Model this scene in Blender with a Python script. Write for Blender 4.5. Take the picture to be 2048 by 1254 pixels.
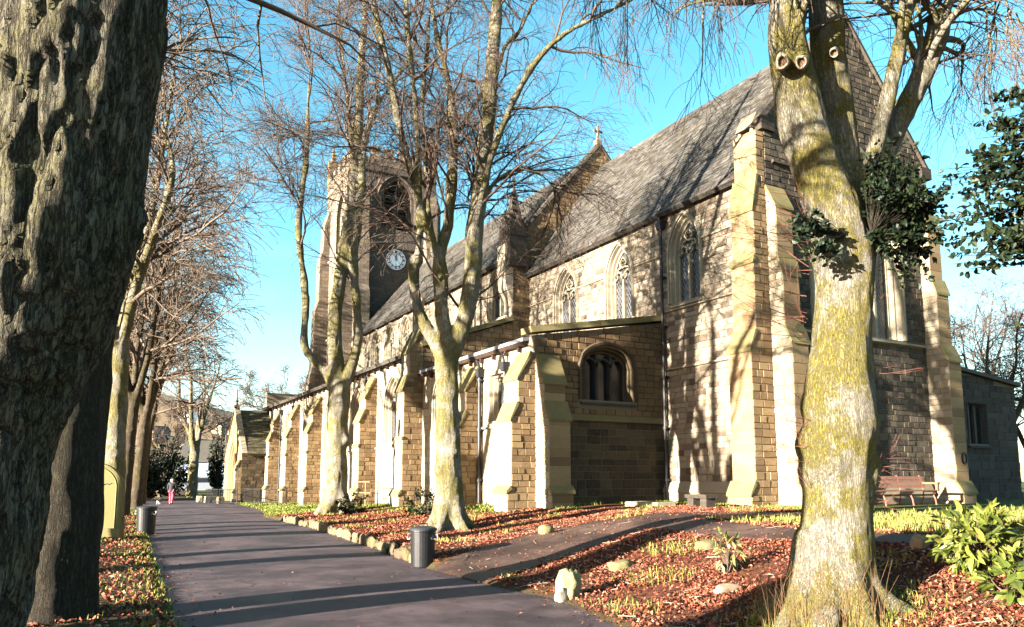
import bpy, bmesh, math, random
import numpy as np
from mathutils import Vector, Matrix, noise as mnoise
from mathutils.geometry import tessellate_polygon

for o in list(bpy.data.objects):
    bpy.data.objects.remove(o)
SC = bpy.context.scene
COL = SC.collection
R = math.radians

# ------------------------------------------------------------------ camera
# the photograph is a full 4:3 frame with its lower strip cut off, hence the lens shift
F_PX, YAW, CAM_Z, PPY = 1540.0, R(29.16), 1.6, 768.0
PITCH = math.atan(192.0 / F_PX)
cam_d = bpy.data.cameras.new('camera')
cam = bpy.data.objects.new('camera', cam_d)
COL.objects.link(cam)
cam.location = (0, 0, CAM_Z)
cam.rotation_euler = (math.pi / 2 + PITCH, 0, -YAW)
cam_d.sensor_width = 36.0
cam_d.lens = F_PX / 2048 * 36.0
cam_d.shift_y = (PPY - 627.0) / 2048.0
cam_d.clip_start = 0.05
cam_d.clip_end = 3000
SC.camera = cam

# ------------------------------------------------------------------ sky, sun, exposure
SUN_AZ, SUN_EL = 9.0, 12.0          # light travels 9 deg from +X towards +Y
W = bpy.data.worlds.new('World')
SC.world = W
W.use_nodes = True
wn, wl = W.node_tree.nodes, W.node_tree.links
wn.clear()
sky = wn.new('ShaderNodeTexSky')
sky.sky_type = 'NISHITA'
sky.sun_disc = False
sky.sun_elevation = R(SUN_EL)
sky.sun_rotation = R(270 - SUN_AZ)
sky.air_density = 1.0
sky.dust_density = 0.7
sky.ozone_density = 1.6
hs = wn.new('ShaderNodeHueSaturation')
hs.inputs['Hue'].default_value = 0.474
hs.inputs['Saturation'].default_value = 1.3
hs.inputs['Value'].default_value = 1.0
bg = wn.new('ShaderNodeBackground')
bg.inputs['Strength'].default_value = 0.050
out = wn.new('ShaderNodeOutputWorld')
wl.new(sky.outputs[0], hs.inputs['Color'])
# thin high cloud, thicker towards the horizon all round
tc = wn.new('ShaderNodeTexCoord'); sp3 = wn.new('ShaderNodeSeparateXYZ'); wl.new(tc.outputs['Generated'], sp3.inputs[0])
mpw = wn.new('ShaderNodeMapping'); mpw.inputs['Scale'].default_value = (1.3, 1.3, 4.5); wl.new(tc.outputs['Generated'], mpw.inputs[0])
nw = wn.new('ShaderNodeTexNoise'); nw.inputs['Scale'].default_value = 2.6; nw.inputs['Detail'].default_value = 8; nw.inputs['Roughness'].default_value = .62; wl.new(mpw.outputs[0], nw.inputs['Vector'])
m1 = wn.new('ShaderNodeMapRange'); wl.new(nw.outputs['Fac'], m1.inputs[0]); m1.inputs[1].default_value = .42; m1.inputs[2].default_value = .72
m2w = wn.new('ShaderNodeMapRange'); wl.new(sp3.outputs[2], m2w.inputs[0])
for i_, v_ in enumerate((.02, .42, .85, .10)): m2w.inputs[i_ + 1].default_value = v_
mm = wn.new('ShaderNodeMath'); mm.operation = 'MULTIPLY'; wl.new(m1.outputs[0], mm.inputs[0]); wl.new(m2w.outputs[0], mm.inputs[1])
mxw = wn.new('ShaderNodeMix'); mxw.data_type = 'RGBA'; wl.new(mm.outputs[0], mxw.inputs[0]); wl.new(hs.outputs[0], mxw.inputs[6]); mxw.inputs[7].default_value = (1.75, 1.95, 2.15, 1)
wl.new(mxw.outputs[2], bg.inputs['Color'])
wl.new(bg.outputs[0], out.inputs[0])

sun_d = bpy.data.lights.new('sun', 'SUN')
sun_d.energy = 5.0
sun_d.angle = R(0.5)
sun_d.color = (1.0, 0.91, 0.77)
sun = bpy.data.objects.new('sun', sun_d)
COL.objects.link(sun)
sdir = Vector((math.cos(R(SUN_AZ)) * math.cos(R(SUN_EL)), math.sin(R(SUN_AZ)) * math.cos(R(SUN_EL)), -math.sin(R(SUN_EL))))
sun.rotation_euler = sdir.to_track_quat('-Z', 'Y').to_euler()
sun.location = (-30, -5, 12)

SC.view_settings.view_transform = 'Standard'
SC.view_settings.look = 'None'
SC.view_settings.gamma = 1.0
SC.view_settings.use_curve_mapping = False
SC.view_settings.exposure = 3.3
SC.cycles.max_bounces = 4
SC.cycles.diffuse_bounces = 1

# ------------------------------------------------------------------ helpers
def at(px, py, fwd):
    """point seen at a pixel of the 2048-wide photograph, fwd metres ahead"""
    r = (px - 1024) / F_PX
    u = (PPY - py) / F_PX
    f = math.cos(PITCH) - u * math.sin(PITCH)
    z = math.sin(PITCH) + u * math.cos(PITCH)
    s = fwd / f
    return Vector((s * (f * math.sin(YAW) + r * math.cos(YAW)), s * (f * math.cos(YAW) - r * math.sin(YAW)), CAM_Z + s * z))

def to_px(p):
    x, y, z = p[0], p[1], p[2] - CAM_Z
    fw = x * math.sin(YAW) + y * math.cos(YAW)
    r = x * math.cos(YAW) - y * math.sin(YAW)
    Fd = fw * math.cos(PITCH) + z * math.sin(PITCH)
    U = -fw * math.sin(PITCH) + z * math.cos(PITCH)
    if Fd < 0.05:
        return (-9999, -9999)
    return (1024 + F_PX * r / Fd, PPY - F_PX * U / Fd)

def tag(o, label=None, cat=None, group=None, kind=None):
    if label: o['label'] = label
    if cat: o['category'] = cat
    if group: o['group'] = group
    if kind: o['kind'] = kind
    return o

def link(name, me, mat=None, parent=None, kind=None, label=None):
    o = bpy.data.objects.new(name, me)
    COL.objects.link(o)
    if mat is not None and me is not None and not me.materials:
        me.materials.append(mat)
    if parent is not None:
        o.parent = parent
        o.matrix_parent_inverse = parent.matrix_world.inverted() if False else Matrix.Translation(-Vector(parent_loc(parent)))
    if kind: o['kind'] = kind
    if label: o['label'] = label
    return o

def parent_loc(p):
    # parents are only ever translated; their world position is kept here
    return WORLD_LOC.get(p.name, (0, 0, 0))
WORLD_LOC = {}

def thing(name, loc, label, cat, group=None):
    o = bpy.data.objects.new(name, None)
    COL.objects.link(o)
    o.location = loc
    o.empty_display_size = 0.2
    WORLD_LOC[o.name] = tuple(loc)
    return tag(o, label, cat, group)

class MB:
    def __init__(s):
        s.v, s.f, s.t = [], [], []
    def add(s, vs, fs, tone=0.5):
        b = len(s.v)
        s.v.extend([tuple(p) for p in vs])
        for f in fs:
            s.f.append([i + b for i in f])
            s.t.append(tone)
    def hexa(s, p, tone=0.5):      # 8 points: bottom ring 0-3, top ring 4-7
        s.add(p, [(0, 3, 2, 1), (4, 5, 6, 7), (0, 1, 5, 4), (1, 2, 6, 5), (2, 3, 7, 6), (3, 0, 4, 7)], tone)
    def box(s, x0, x1, y0, y1, z0, z1, tone=0.5):
        s.hexa([(x0, y0, z0), (x1, y0, z0), (x1, y1, z0), (x0, y1, z0), (x0, y0, z1), (x1, y0, z1), (x1, y1, z1), (x0, y1, z1)], tone)
    def mbox(s, M, u0, u1, z0, z1, n0, n1, tone=0.5):
        s.hexa([M(u0, z0, n0), M(u1, z0, n0), M(u1, z1, n0), M(u0, z1, n0), M(u0, z0, n1), M(u1, z0, n1), M(u1, z1, n1), M(u0, z1, n1)], tone)
    def prism(s, poly, fn, w0, w1, tone=0.5):
        n = len(poly)
        a = [fn(u, v, w0) for u, v in poly]
        b = [fn(u, v, w1) for u, v in poly]
        s.add(a + b, [tuple(range(n))[::-1], tuple(range(n, 2 * n))] + [(i, (i + 1) % n, n + (i + 1) % n, n + i) for i in range(n)], tone)
    def tube(s, pts, rad, sides=8, tone=0.5, cap=True):
        pts = [Vector(p) for p in pts]
        if not hasattr(rad, '__len__'): rad = [rad] * len(pts)
        n = len(pts); vs = []; fs = []
        for i, p in enumerate(pts):
            t = (pts[min(i + 1, n - 1)] - pts[max(i - 1, 0)]).normalized()
            ref = Vector((0, 0, 1)) if abs(t.z) < 0.9 else Vector((1, 0, 0))
            a = t.cross(ref).normalized(); b = t.cross(a)
            for k in range(sides):
                th = 2 * math.pi * k / sides
                vs.append(p + (a * math.cos(th) + b * math.sin(th)) * rad[i])
        for i in range(n - 1):
            for k in range(sides):
                fs.append((i * sides + k, i * sides + (k + 1) % sides, (i + 1) * sides + (k + 1) % sides, (i + 1) * sides + k))
        if cap:
            fs.append(tuple(range(sides))[::-1]); fs.append(tuple(range((n - 1) * sides, n * sides)))
        s.add(vs, fs, tone)
    def lathe(s, c, prof, sides=20, tone=0.5, sx=1, sy=1):
        vs = []; fs = []
        for r, z in prof:
            for k in range(sides):
                th = 2 * math.pi * k / sides
                vs.append((c[0] + r * math.cos(th) * sx, c[1] + r * math.sin(th) * sy, c[2] + z))
        for i in range(len(prof) - 1):
            for k in range(sides):
                fs.append((i * sides + k, i * sides + (k + 1) % sides, (i + 1) * sides + (k + 1) % sides, (i + 1) * sides + k))
        fs.append(tuple(range(sides))[::-1]); fs.append(tuple(range((len(prof) - 1) * sides, len(prof) * sides)))
        s.add(vs, fs, tone)
    def mesh(s, name, smooth=False):
        me = bpy.data.meshes.new(name)
        me.from_pydata(s.v, [], s.f)
        a = me.attributes.new('tone', 'FLOAT', 'FACE')
        a.data.foreach_set('value', s.t)
        if smooth:
            me.polygons.foreach_set('use_smooth', [True] * len(me.polygons))
        me.update()
        return me
    def build(s, name, mat, parent=None, kind=None, smooth=False, label=None):
        return link(name, s.mesh(name, smooth), mat, parent, kind, label)

def np_mesh(name, V, Q, tone=None, smooth=False):
    """V (n,3), Q (m,3|4) int arrays"""
    me = bpy.data.meshes.new(name)
    k = Q.shape[1]
    me.vertices.add(len(V)); me.vertices.foreach_set('co', np.ascontiguousarray(V, dtype=np.float32).ravel())
    me.loops.add(Q.size); me.loops.foreach_set('vertex_index', np.ascontiguousarray(Q, dtype=np.int32).ravel())
    me.polygons.add(len(Q))
    me.polygons.foreach_set('loop_start', np.arange(0, Q.size, k, dtype=np.int32))
    me.polygons.foreach_set('loop_total', np.full(len(Q), k, dtype=np.int32))
    if smooth: me.polygons.foreach_set('use_smooth', np.ones(len(Q), dtype=bool))
    if tone is not None:
        a = me.attributes.new('tone', 'FLOAT', 'FACE')
        a.data.foreach_set('value', np.ascontiguousarray(tone, dtype=np.float32))
    me.update(calc_edges=True)
    return me

# ------------------------------------------------------------------ materials
KA = .54     # outdoor colours scaled down so that shade stays deep at this exposure
def kc(c, k=None): return tuple(x * (KA if k is None else k) for x in c)
def ks(st, k=None): return [(p, kc(c, k)) for p, c in st]
def new_mat(name):
    m = bpy.data.materials.new(name)
    m.use_nodes = True
    nt = m.node_tree
    b = nt.nodes['Principled BSDF']
    return m, nt, b

def N(nt, t, **kw):
    n = nt.nodes.new(t)
    for k, v in kw.items():
        if k in n.inputs: n.inputs[k].default_value = v
        else: setattr(n, k, v)
    return n

def ramp(nt, stops, fac):
    n = nt.nodes.new('ShaderNodeValToRGB')
    els = n.color_ramp.elements
    while len(els) < len(stops): els.new(0.5)
    for e, (p, c) in zip(els, stops):
        e.position = p; e.color = (*c, 1)
    nt.links.new(fac, n.inputs[0])
    return n.outputs[0]

def mixc(nt, fac, a, b, mode='MIX'):
    n = nt.nodes.new('ShaderNodeMix')
    n.data_type = 'RGBA'; n.blend_type = mode
    for sock, val in ((n.inputs[0], fac), (n.inputs[6], a), (n.inputs[7], b)):
        if hasattr(val, 'default_value') or hasattr(val, 'is_output'): nt.links.new(val, sock)
        elif isinstance(val, (int, float)): sock.default_value = val
        else: sock.default_value = (*val, 1)
    return n.outputs[2]

def tex_noise(nt, scale, detail=5, rough=0.6, vec=None, sx=None):
    n = N(nt, 'ShaderNodeTexNoise')
    n.inputs['Scale'].default_value = scale
    n.inputs['Detail'].default_value = detail
    n.inputs['Roughness'].default_value = rough
    if vec is None:
        g = N(nt, 'ShaderNodeNewGeometry'); vec = g.outputs['Position']
    if sx:
        mp = N(nt, 'ShaderNodeMapping'); mp.inputs['Scale'].default_value = sx
        nt.links.new(vec, mp.inputs[0]); vec = mp.outputs[0]
    nt.links.new(vec, n.inputs['Vector'])
    return n.outputs['Fac']

def bump(nt, b, height, strength=0.5, dist=0.02):
    n = N(nt, 'ShaderNodeBump')
    n.inputs['Strength'].default_value = strength
    n.inputs['Distance'].default_value = dist
    nt.links.new(height, n.inputs['Height'])
    nt.links.new(n.outputs[0], b.inputs['Normal'])

def maprange(nt, v, a, b, c=0, d=1):
    n = N(nt, 'ShaderNodeMapRange')
    nt.links.new(v, n.inputs[0])
    for i, x in enumerate((a, b, c, d)): n.inputs[i + 1].default_value = x
    return n.outputs[0]

def mul(nt, a, b, op='MULTIPLY'):
    n = N(nt, 'ShaderNodeMath'); n.operation = op
    for i, x in enumerate((a, b)):
        if isinstance(x, (int, float)): n.inputs[i].default_value = x
        else: nt.links.new(x, n.inputs[i])
    return n.outputs[0]

def tone_out(nt):
    return N(nt, 'ShaderNodeAttribute', attribute_name='tone').outputs['Fac']

def stone_mat(name, stops, rough=0.9, stain=0.5, bs=0.5, moss=0.0):
    m, nt, b = new_mat(name)
    c = ramp(nt, ks(stops), tone_out(nt))
    n1 = tex_noise(nt, 9, 6)
    n2 = tex_noise(nt, 0.6, 5, 0.65, sx=(1, 1, .45))
    c = mixc(nt, maprange(nt, n1, .3, .75, 0, .35), c, (.12, .09, .06), 'MIX')
    c = mixc(nt, maprange(nt, n2, .52, .72, 0, stain), c, (.04, .032, .024))
    if moss:
        n3 = tex_noise(nt, 2.3, 6, .7)
        c = mixc(nt, maprange(nt, n3, .5, .68, 0, moss), c, (.105, .09, .028))
    nt.links.new(c, b.inputs['Base Color'])
    b.inputs['Roughness'].default_value = rough
    b.inputs['Specular IOR Level'].default_value = 0.2
    n4 = tex_noise(nt, 38, 8, .7)
    bump(nt, b, n4, bs, .02)
    return m

SAND = [(0, (.08, .058, .042)), (.22, (.17, .125, .09)), (.5, (.34, .275, .20)), (1, (.44, .375, .285))]
M_STONE = stone_mat('sandstone_block', SAND, stain=.35, bs=.8)
M_STONE_DARK = stone_mat('sooty_shaded_sandstone', [(0, (.026, .023, .021)), (.5, (.062, .052, .042)), (1, (.14, .11, .075))], stain=.5, bs=.8)  # soot tone taken darker to carry the east side's shade in the colour
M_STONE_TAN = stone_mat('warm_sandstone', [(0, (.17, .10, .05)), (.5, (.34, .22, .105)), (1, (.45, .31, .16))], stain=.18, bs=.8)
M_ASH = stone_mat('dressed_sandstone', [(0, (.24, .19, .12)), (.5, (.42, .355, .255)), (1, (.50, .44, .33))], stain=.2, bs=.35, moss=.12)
M_ASH_MOSS = stone_mat('mossy_coping_stone', [(0, (.18, .14, .06)), (1, (.34, .28, .12))], stain=.35, bs=.6, moss=.8)
M_MORTAR = stone_mat('lime_mortar', [(0, (.30, .25, .18)), (1, (.36, .30, .22))], stain=.25, bs=.5)
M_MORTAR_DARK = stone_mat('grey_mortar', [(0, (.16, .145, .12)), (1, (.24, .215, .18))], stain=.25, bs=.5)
M_SLATE = stone_mat('stone_slate', [(0, (.020, .020, .021)), (.4, (.052, .052, .052)), (1, (.125, .122, .116))], rough=.75, stain=.35, bs=.4, moss=.2)
M_SLATE_MOSS = stone_mat('mossy_slate', [(0, (.05, .05, .035)), (1, (.13, .12, .06))], rough=.85, stain=.3, bs=.5, moss=.9)
M_WOODTRIM = stone_mat('dark_brown_gutter', [(0, (.035, .018, .014)), (1, (.07, .032, .024))], rough=.6, stain=.2, bs=.2)

def plain(name, col, rough=.6, metal=0, nz=0.25, scale=12, spec=.3):
    m, nt, b = new_mat(name)
    n = tex_noise(nt, scale, 5)
    c = mixc(nt, maprange(nt, n, .3, .7), tuple(x * (1 - nz) for x in col), tuple(min(1, x * (1 + nz)) for x in col))
    nt.links.new(c, b.inputs['Base Color'])
    b.inputs['Roughness'].default_value = rough
    b.inputs['Metallic'].default_value = metal
    b.inputs['Specular IOR Level'].default_value = spec
    bump(nt, b, n, .1, .01)
    return m
M_IRON = plain('black_iron', (.02, .02, .022), .5, .2)
M_LEAD = plain('roof_lead', (.16, .17, .19), .6, .3)
M_BIN = plain('black_bin_plastic', (.008, .008, .009), .42, 0, .2)
M_BINLID = plain('grey_bin_lid', (.018, .019, .022), .45)
M_STEEL = plain('galvanised_steel', (.4, .4, .42), .35, .6)
M_LOUVRE = plain('dark_louvre', (.03, .027, .024), .8)
M_WHITE = plain('white_paint', (.75, .76, .78), .5, 0, .05)
M_BLACKP = plain('black_paint', (.015, .015, .015), .5, 0, .05)
M_ORANGE = plain('varnished_timber', (.15, .065, .035), .4, 0, .3, 20)

def mk_glass():
    m, nt, b = new_mat('leaded_window_glass')
    g = N(nt, 'ShaderNodeNewGeometry')
    sep = N(nt, 'ShaderNodeSeparateXYZ'); nt.links.new(g.outputs['Position'], sep.inputs[0])
    u = mul(nt, sep.outputs[0], sep.outputs[1], 'ADD')
    z = mul(nt, sep.outputs[2], 0.62)
    a = mul(nt, u, z, 'ADD'); d = mul(nt, u, z, 'SUBTRACT')
    def lines(v, s):
        fr = mul(nt, mul(nt, v, s), 1.0, 'FRACT')
        return mul(nt, fr, .14, 'LESS_THAN')
    ln = mul(nt, lines(a, 7.0), lines(d, 7.0), 'MAXIMUM')
    n = tex_noise(nt, 7, 3)
    c = mixc(nt, n, (.008, .009, .013), (.03, .034, .044))
    c = mixc(nt, ln, c, (.11, .105, .10))
    nt.links.new(c, b.inputs['Base Color'])
    rr = maprange(nt, ln, 0, 1, .18, .6)
    nt.links.new(rr, b.inputs['Roughness'])
    bump(nt, b, tex_noise(nt, 14, 3), .25, .02)
    return m
M_GLASS = mk_glass()
M_DARKGLASS = plain('dark_window_glass', (.01, .011, .013), .15, 0, .2)

def mk_asphalt(name='worn_tarmac', tint=(1.0, .90, .96)):
    m, nt, b = new_mat(name)
    n1 = tex_noise(nt, .7, 7, .65); n2 = tex_noise(nt, 85, 4, .75); n3 = tex_noise(nt, 5, 8, .75); n4 = tex_noise(nt, 260, 2, .6)
    c = mixc(nt, maprange(nt, n1, .40, .60), (.020, .0155, .0185), (.068, .052, .053))
    c = mixc(nt, maprange(nt, n2, .5, .7, 0, .55), c, (.07, .055, .052))
    c = mixc(nt, maprange(nt, n4, .62, .7, 0, .7), c, (.15, .125, .11))
    c = mixc(nt, maprange(nt, n3, .52, .66, 0, .75), c, (.018, .0125, .011))
    g = N(nt, 'ShaderNodeNewGeometry'); v = N(nt, 'ShaderNodeTexVoronoi'); v.feature = 'DISTANCE_TO_EDGE'; v.inputs['Scale'].default_value = .33
    wv = mixc(nt, .16, g.outputs['Position'], N_color(nt, 1.1)); nt.links.new(wv, v.inputs['Vector'])
    crk = mul(nt, maprange(nt, v.outputs['Distance'], 0, .012, 1, 0), maprange(nt, n1, .45, .55))
    c = mixc(nt, mul(nt, crk, .8), c, (.012, .010, .009))
    c = mixc(nt, 1.0, c, tint, 'MULTIPLY')
    nt.links.new(c, b.inputs['Base Color'])
    rr = maprange(nt, n1, .35, .65, .55, .8); nt.links.new(rr, b.inputs['Roughness'])
    b.inputs['Specular IOR Level'].default_value = .25
    bump(nt, b, mul(nt, mul(nt, n2, .7), mul(nt, n4, .5), 'ADD'), .6, .012)
    return m
def N_color(nt, sc):
    n = N(nt, 'ShaderNodeTexNoise'); n.inputs['Scale'].default_value = sc; n.inputs['Detail'].default_value = 6
    g = N(nt, 'ShaderNodeNewGeometry'); nt.links.new(g.outputs['Position'], n.inputs['Vector'])
    mm = N(nt, 'ShaderNodeVectorMath'); mm.operation = 'SCALE'; mm.inputs['Scale'].default_value = 6.0; nt.links.new(n.outputs['Color'], mm.inputs[0])
    return mm.outputs[0]
M_TARMAC = mk_asphalt()
M_SIDEPATH = mk_asphalt('leaf_stained_tarmac', (1.15, .86, .62))

def mk_ground():
    m, nt, b = new_mat('leaf_littered_earth')
    att = N(nt, 'ShaderNodeAttribute', attribute_name='gcol').outputs['Color']
    n1 = tex_noise(nt, 22, 6, .75); n2 = tex_noise(nt, 1.3, 5)
    c = mixc(nt, maprange(nt, n1, .35, .7, 0, .75), att, (.03, .018, .011))
    c = mixc(nt, maprange(nt, n2, .45, .7, 0, .45), c, (.075, .075, .02))
    nt.links.new(c, b.inputs['Base Color'])
    b.inputs['Roughness'].default_value = .95
    b.inputs['Specular IOR Level'].default_value = .1
    bump(nt, b, n1, 1.0, .05)
    return m
M_GROUND = mk_ground()

def mk_bark(name, light, dark, mossc, mossamt, vs=1.0, thr=(.46, .6), pale=.45, furrow=.6):
    light, dark, mossc = kc(light), kc(dark), kc(mossc)
    m, nt, b = new_mat(name)
    fine = tex_noise(nt, 60 * vs, 9, .78, sx=(1, 1, .3))
    rid = tex_noise(nt, 15 * vs, 5, .62, sx=(1, 1, .13))
    rid2 = tex_noise(nt, 33 * vs, 4, .6, sx=(1, 1, .16))
    def groove(v, w):
        d = mul(nt, mul(nt, v, .5, 'SUBTRACT'), 0, 'ABSOLUTE')
        return maprange(nt, d, 0, w)
    gr = mul(nt, groove(rid, .045), groove(rid2, .05), 'MULTIPLY')
    big = tex_noise(nt, 2.2, 7, .7)
    c = mixc(nt, maprange(nt, fine, .33, .66), dark, light)
    c = mixc(nt, maprange(nt, big, .40, .62, .55, 0), c, tuple(x * .55 for x in light))
    pat = tex_noise(nt, 4.2, 8, .72)
    c = mixc(nt, maprange(nt, pat, .54, .60, 0, pale), c, kc((.52, .49, .42)))
    mo = tex_noise(nt, 1.4, 9, .75)
    lich = tex_noise(nt, 30, 7, .8)
    fm = mul(nt, maprange(nt, mo, thr[0], thr[1], 0, mossamt), maprange(nt, lich, .36, .54, .12, 1))
    mcol = mixc(nt, maprange(nt, fine, .35, .65), tuple(x * .5 for x in mossc), tuple(x * 1.25 for x in mossc))
    c = mixc(nt, fm, c, mcol)
    spk = tex_noise(nt, 19, 4, .6)
    c = mixc(nt, maprange(nt, spk, .64, .69, 0, .75), c, kc((.05, .042, .03)))
    c = mixc(nt, maprange(nt, gr, 0, 1, furrow, 0), c, kc((.035, .028, .02)))
    nt.links.new(c, b.inputs['Base Color'])
    b.inputs['Roughness'].default_value = .95
    b.inputs['Specular IOR Level'].default_value = .1
    h = mul(nt, mul(nt, gr, .5), mul(nt, mul(nt, fine, .6), mul(nt, fm, .35), 'ADD'), 'ADD')
    bump(nt, b, h, .9, .03)
    return m
M_BARK_R = mk_bark('mossy_lime_bark', (.46, .42, .33), (.20, .165, .115), (.27, .225, .03), 1.0, 1.5, (.45, .53), furrow=.45)
M_BARK_P = mk_bark('pale_mossy_bark', (.54, .49, .385), (.22, .18, .125), (.27, .23, .04), .95, 1.0, (.45, .54), furrow=.5)
M_BARK_D = mk_bark('dark_rough_bark', (.32, .29, .225), (.007, .006, .005), (.16, .145, .03), .55, .9, pale=0, furrow=.95)  # tones lowered to deepen the shaded side of the huge left trunk
M_BARK_K = mk_bark('shaded_dark_bark', (.11, .095, .07), (.02, .017, .013), (.08, .07, .02), .4, 1.0, pale=0, furrow=.9)  # darker bark; shade of the near left-hand trunks is in the colour
M_BARK_B = mk_bark('brown_bark', (.19, .14, .095), (.06, .045, .033), (.15, .125, .035), .6, 1.0, (.47, .57), pale=.2, furrow=.6)
M_TWIG = plain('purple_brown_twig', (.062, .040, .028), .75, 0, .4, 2)
M_TWIG_GOLD = plain('golden_brown_twig', (.080, .056, .038), .75, 0, .4, 2)
M_TWIG_RED = plain('red_young_twig', (.12, .045, .03), .6, 0, .3, 3)
M_TWIG_PALE = plain('pale_twig', (.21, .155, .12), .7, 0, .35, 3)

def leaf_mat(name, stops, rough=.6, trans=.15):
    m, nt, b = new_mat(name)
    stops = ks(stops, .7)
    c = ramp(nt, stops, tone_out(nt))
    n = tex_noise(nt, 25, 3)
    c = mixc(nt, mul(nt, n, .4), c, tuple(x * .5 for x in stops[0][1]))
    nt.links.new(c, b.inputs['Base Color'])
    b.inputs['Roughness'].default_value = rough
    b.inputs['Specular IOR Level'].default_value = .18
    return m
M_LITTER = leaf_mat('fallen_leaf', [(0, (.05, .017, .011)), (.3, (.20, .055, .032)), (.65, (.40, .115, .062)), (.9, (.48, .20, .11)), (1, (.50, .36, .22))], .75)
M_GRASS = leaf_mat('grass_blade', [(0, (.06, .085, .012)), (.5, (.15, .18, .025)), (1, (.33, .31, .085))], .7)
M_HOLLY = leaf_mat('holly_leaf', [(0, (.005, .010, .005)), (.7, (.011, .022, .008)), (1, (.034, .045, .012))], .5)
M_RHODO = leaf_mat('rhododendron_leaf', [(0, (.05, .07, .012)), (.6, (.13, .15, .025)), (1, (.24, .23, .05))], .4)
M_DRYSTEM = leaf_mat('dry_stalk', [(0, (.20, .12, .06)), (1, (.42, .30, .16))], .8)
# ------------------------------------------------------------------ terrain
ER = np.array([(-30, 4.9), (0, 5.0), (7.06, 5.23), (9, 5.68), (10.8, 5.54), (13, 5.6), (14.4, 5.75), (18.3, 6.26), (21.5, 6.5), (26.5, 6.94), (31.3, 7.0), (35, 7.1), (39.5, 8.0), (45.2, 8.7), (54, 9.1), (64, 9.7)])
EL = np.array([(-30, .85), (0, .9), (9.4, 1.02), (19.85, 1.53), (36, 2.4), (55.6, 3.35), (64, 3.8)])
def edge_r(y): return np.interp(y, ER[:, 0], ER[:, 1])
def edge_l(y): return np.interp(y, EL[:, 0], EL[:, 1])
def smooth(t):
    t = np.clip(t, 0, 1); return t * t * (3 - 2 * t)
PATH_END = 64.0
def wob(x, y):
    return (np.sin(x * 1.9 + y * .7) * np.sin(y * 1.3 - x * .4) * .5 + np.sin(x * 4.1 - y * 3.3 + 1.2) * .25 + np.sin(x * .5 + 2) * np.sin(y * .37) * .6)
def ground(x, y):
    x = np.asarray(x, float); y = np.asarray(y, float)
    er, el = edge_r(y), edge_l(y)
    T = np.interp(y, [-15, 5, 17, 25, 35, 44, 51, 56.5, 75], [.72, .78, .83, .85, .50, .30, .17, .04, .1])
    J = np.interp(y, [12.9, 13.6, 28, 32, 36, 43], [.02, .20, .20, .12, .05, .03])
    Wd = np.interp(y, [-10, 11, 17, 40], [5.0, 5.0, 9.0, 6.0])
    dr = x - er
    hr = J * smooth(dr / .12) + (T - J) * smooth(dr / Wd) + .02 * smooth(dr / .3) + .022 * wob(x, y) * smooth(dr / .6) * (1 - smooth((dr - 7) / 3))
    dl = el - x
    hl = .05 * smooth(dl / .25) + .12 * smooth((dl - 1) / 5) + .03 * wob(x, y) * smooth(dl / .8)
    far = .45 * smooth((y - PATH_END - 1) / 18)
    h = np.where(dr > 0, hr, np.where(dl > 0, hl, 0.0))
    inside = (dr <= 0) & (dl <= 0)
    h = np.where(inside & (y < PATH_END), -.03, h)
    return np.maximum(h, far) if np.ndim(h) else max(float(h), float(far))
def gz(x, y): return float(ground(np.array([x]), np.array([y]))[0])

gx = np.concatenate([np.linspace(-600, -60, 28), np.linspace(-50, -9, 42), np.linspace(-8, .6, 44), np.linspace(.7, 19, 184), np.linspace(19.3, 45, 60), np.linspace(50, 600, 28)])
gy = np.concatenate([np.linspace(-200, -14, 16), np.linspace(-12, 2, 40), np.linspace(2.12, 40, 320), np.linspace(40.4, 90, 110), np.linspace(95, 900, 40)])
GX, GY = np.meshgrid(gx, gy)
GZ = ground(GX, GY)
nx, ny = len(gx), len(gy)
ii = np.arange(ny - 1)[:, None] * nx + np.arange(nx - 1)[None, :]
GQ = np.stack([ii, ii + 1, ii + 1 + nx, ii + nx], -1).reshape(-1, 4)
GV = np.stack([GX, GY, GZ], -1).reshape(-1, 3)
gme = np_mesh('ground', GV, GQ, smooth=True)
# colour map: red leaf mould on the bank, green turf by the church, grey-brown elsewhere
def region(x, y):
    """weights: litter, turf"""
    er = edge_r(y); dr = x - er
    wallx = np.where(y > 20.5, 12.3, 17.5)
    dw = wallx - x
    lit = smooth(dr / .3) * smooth((dw - 1.0) / 1.6)
    turf = smooth(dr / .3) * (1 - smooth((dw - 1.2) / 1.6))
    # turf lawn in front of the west aisle
    lawn = smooth(dr / .3) * smooth((y - 32.5) / 2.0)
    lit = lit * (1 - lawn); turf = np.maximum(turf, lawn)
    # right of the picture: straw-coloured rough grass
    straw = smooth(dr / .3) * smooth((x - 10.0) / 1.2) * (1 - smooth((y - 10.4) / 1.4))
    lit = lit * (1 - straw)
    return lit, turf * (1 - straw), straw
LIT, TURF, STRAW = region(GX, GY)
base = np.zeros(GX.shape + (3,)) + np.array([.06, .045, .027])
base = base * (1 - LIT[..., None]) + LIT[..., None] * np.array([.105, .034, .02])
base = base * (1 - TURF[..., None]) + TURF[..., None] * np.array([.06, .075, .015])
base = base * (1 - STRAW[..., None]) + STRAW[..., None] * np.array([.13, .115, .045])
ca = gme.attributes.new('gcol', 'FLOAT_COLOR', 'POINT')
ca.data.foreach_set('color', np.concatenate([base.reshape(-1, 3), np.ones((nx * ny, 1))], 1).astype(np.float32).ravel())
g_ob = link('ground', gme, M_GROUND, kind='structure')

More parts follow.
